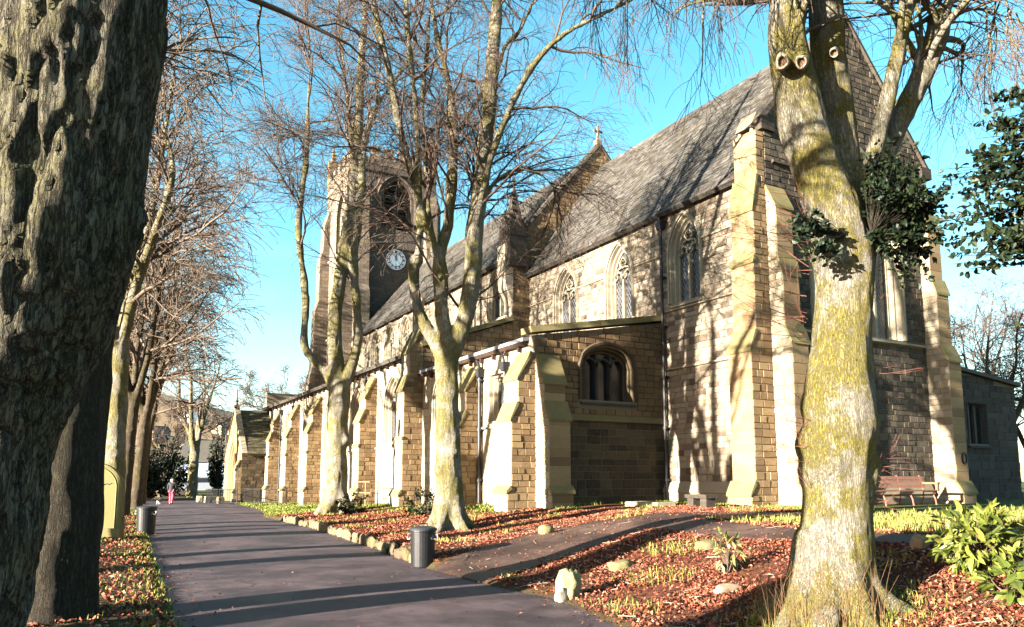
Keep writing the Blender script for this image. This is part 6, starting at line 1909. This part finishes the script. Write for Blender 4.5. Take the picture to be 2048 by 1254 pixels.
# ------------------------------------------------------------------ house, cars and far houses at the end of the path
def house(c, w, d, h, rot, lb, wall_, roof_, nwin=3, group=None):
    z = gz(c[0], c[1]) if c[1] < 200 else c[2]
    t = thing('house', (c[0], c[1], z), lb, 'house', group)
    ca_, sa_ = math.cos(rot), math.sin(rot)
    def T(u, v, q): return (c[0] + ca_ * u - sa_ * v, c[1] + sa_ * u + ca_ * v, z + q)
    mb = MB(); mb.hexa([T(-w / 2, -d / 2, -.5), T(w / 2, -d / 2, -.5), T(w / 2, d / 2, -.5), T(-w / 2, d / 2, -.5), T(-w / 2, -d / 2, h), T(w / 2, -d / 2, h), T(w / 2, d / 2, h), T(-w / 2, d / 2, h)])
    for s in (-1, 1): mb.add([T(s * w / 2, -d / 2, h), T(s * w / 2, d / 2, h), T(s * w / 2, 0, h + d * .38)], [(0, 1, 2)])
    mb.build('wall', wall_, t)
    rf = MB()
    for s in (-1, 1): rf.hexa([T(-w / 2 - .2, s * (d / 2 + .3), h - .2), T(w / 2 + .2, s * (d / 2 + .3), h - .2), T(w / 2 + .2, 0, h + d * .38), T(-w / 2 - .2, 0, h + d * .38), T(-w / 2 - .2, s * (d / 2 + .3), h - .05), T(w / 2 + .2, s * (d / 2 + .3), h - .05), T(w / 2 + .2, 0, h + d * .38 + .15), T(-w / 2 - .2, 0, h + d * .38 + .15)])
    r_ = rf.build('roof', roof_, t)
    ch = MB(); q = T(w * .35, 0, h + d * .3); ch.box(q[0] - .3, q[0] + .3, q[1] - .3, q[1] + .3, q[2], q[2] + 1.3); ch.build('chimney', M_STONE_DARK, r_)
    for fl_ in range(max(1, int(h // 2.6))):
        for k in range(nwin):
            u = -w / 2 + w * (k + .5) / nwin; zz = .9 + fl_ * 2.6
            g_ = MB(); g_.hexa([T(u - .5, -d / 2 - .05, zz), T(u + .5, -d / 2 - .05, zz), T(u + .5, -d / 2 + .02, zz), T(u - .5, -d / 2 + .02, zz), T(u - .5, -d / 2 - .05, zz + 1.2), T(u + .5, -d / 2 - .05, zz + 1.2), T(u + .5, -d / 2 + .02, zz + 1.2), T(u - .5, -d / 2 + .02, zz + 1.2)]); wi = g_.build('window', M_WHITE, t)
            g_ = MB(); g_.add([T(u - .42, -d / 2 - .06, zz + .08), T(u + .42, -d / 2 - .06, zz + .08), T(u + .42, -d / 2 - .06, zz + 1.12), T(u - .42, -d / 2 - .06, zz + 1.12)], [(0, 1, 2, 3)]); g_.build('glass', M_DARKGLASS, wi)
    return t
p = at(418, 985, 92); house((p.x, p.y, 0), 5.5, 6, 3.4, -.4, 'pale rendered house in shade at the end of the path', plain('shaded_white_render', (.13, .16, .22), .8), M_SLATE, 2)  # white render, its shade put into the blue-grey colour
for i, (px, py, f_) in enumerate(((368, 840, 420), (352, 905, 300), (470, 885, 330), (312, 880, 340), (440, 872, 360))):
    ang_ = YAW + math.atan((px - 1024) / math.hypot(F_PX, 192)); kx = math.tan(ang_)
    for yy in np.arange(232, 360, 2.0):
        hz_ = float(hill_z(kx * yy, yy)); ff = kx * yy * math.sin(YAW) + yy * math.cos(YAW)
        if (hz_ - CAM_Z) / ff > (960 - py) / 1552: break
    p = Vector((kx * yy, yy, 0))
    house((p.x, p.y, hz_ - .6), 6, 4.5, 3.2, .3 * i - .5, ['white cottage high on the far moor', 'grey stone house low on the hillside behind the forked tree', 'stone house on the hillside just left of the porch', 'house on the hillside above the dark holly', 'small house midway up the far hillside'][i], M_WHITE if i == 0 else M_STONE, M_SLATE, 2)
def car(px, py, f_, paint, lb, rot):
    p = at(px, py, f_); z = gz(p.x, p.y)
    t = thing('parked_car', (p.x, p.y, z), lb, 'car')
    ca_, sa_ = math.cos(rot), math.sin(rot)
    def T(u, v, q): return (p.x + ca_ * u - sa_ * v, p.y + sa_ * u + ca_ * v, z + q)
    prof = [(-2.0, .32), (-2.05, .62), (-1.9, .86), (-1.0, .95), (1.35, .98), (1.95, .88), (2.05, .6), (2.0, .32)]
    mb = MB(); mb.prism(prof, lambda u, q, v: T(u, v, q), -.84, .84); mb.build('body', paint, t)
    mb = MB()
    lo = [(-1.15, .94), (1.75, .97)]; hi = [(-.45, 1.42), (1.25, 1.44)]
    mb.hexa([T(lo[0][0], -.8, .94), T(lo[1][0], -.8, .97), T(lo[1][0], .8, .97), T(lo[0][0], .8, .94), T(hi[0][0], -.62, 1.42), T(hi[1][0], -.62, 1.44), T(hi[1][0], .62, 1.44), T(hi[0][0], .62, 1.42)]); mb.build('windows', M_DARKGLASS, t)
    mb = MB(); mb.hexa([T(-.5, -.64, 1.40), T(1.3, -.64, 1.42), T(1.3, .64, 1.42), T(-.5, .64, 1.40), T(-.3, -.56, 1.48), T(1.1, -.56, 1.49), T(1.1, .56, 1.49), T(-.3, .56, 1.48)]); mb.build('roof', paint, t)
    for u in (-1.3, 1.3):
        for v in (-.80, .80):
            mb = MB(); mb.tube([T(u, v - .11, .31), T(u, v + .11, .31)], .31, 16); w_ = mb.build('wheel', M_BLACKP, t)
            mb = MB(); mb.tube([T(u, v - .12, .31), T(u, v + .12, .31)], .18, 12); mb.build('rim', M_STEEL, w_)
    for v in (-.6, .6):
        mb = MB(); mb.hexa([T(-2.07, v - .16, .66), T(-2.0, v - .16, .66), T(-2.0, v + .16, .66), T(-2.07, v + .16, .66), T(-2.0, v - .16, .8), T(-1.92, v - .16, .8), T(-1.92, v + .16, .8), T(-2.0, v + .16, .8)]); mb.build('headlight', M_WHITE, t)
car(392, 985, 80, plain('navy_paint', (.02, .035, .13), .3, 0, .05, 12, .5), 'navy car parked in the shade beyond the end of the path', -.3)
car(408, 988, 74, plain('silver_paint', (.16, .18, .21), .35, .3, .05), 'silver car parked in front of the navy one at the path end', -.3)
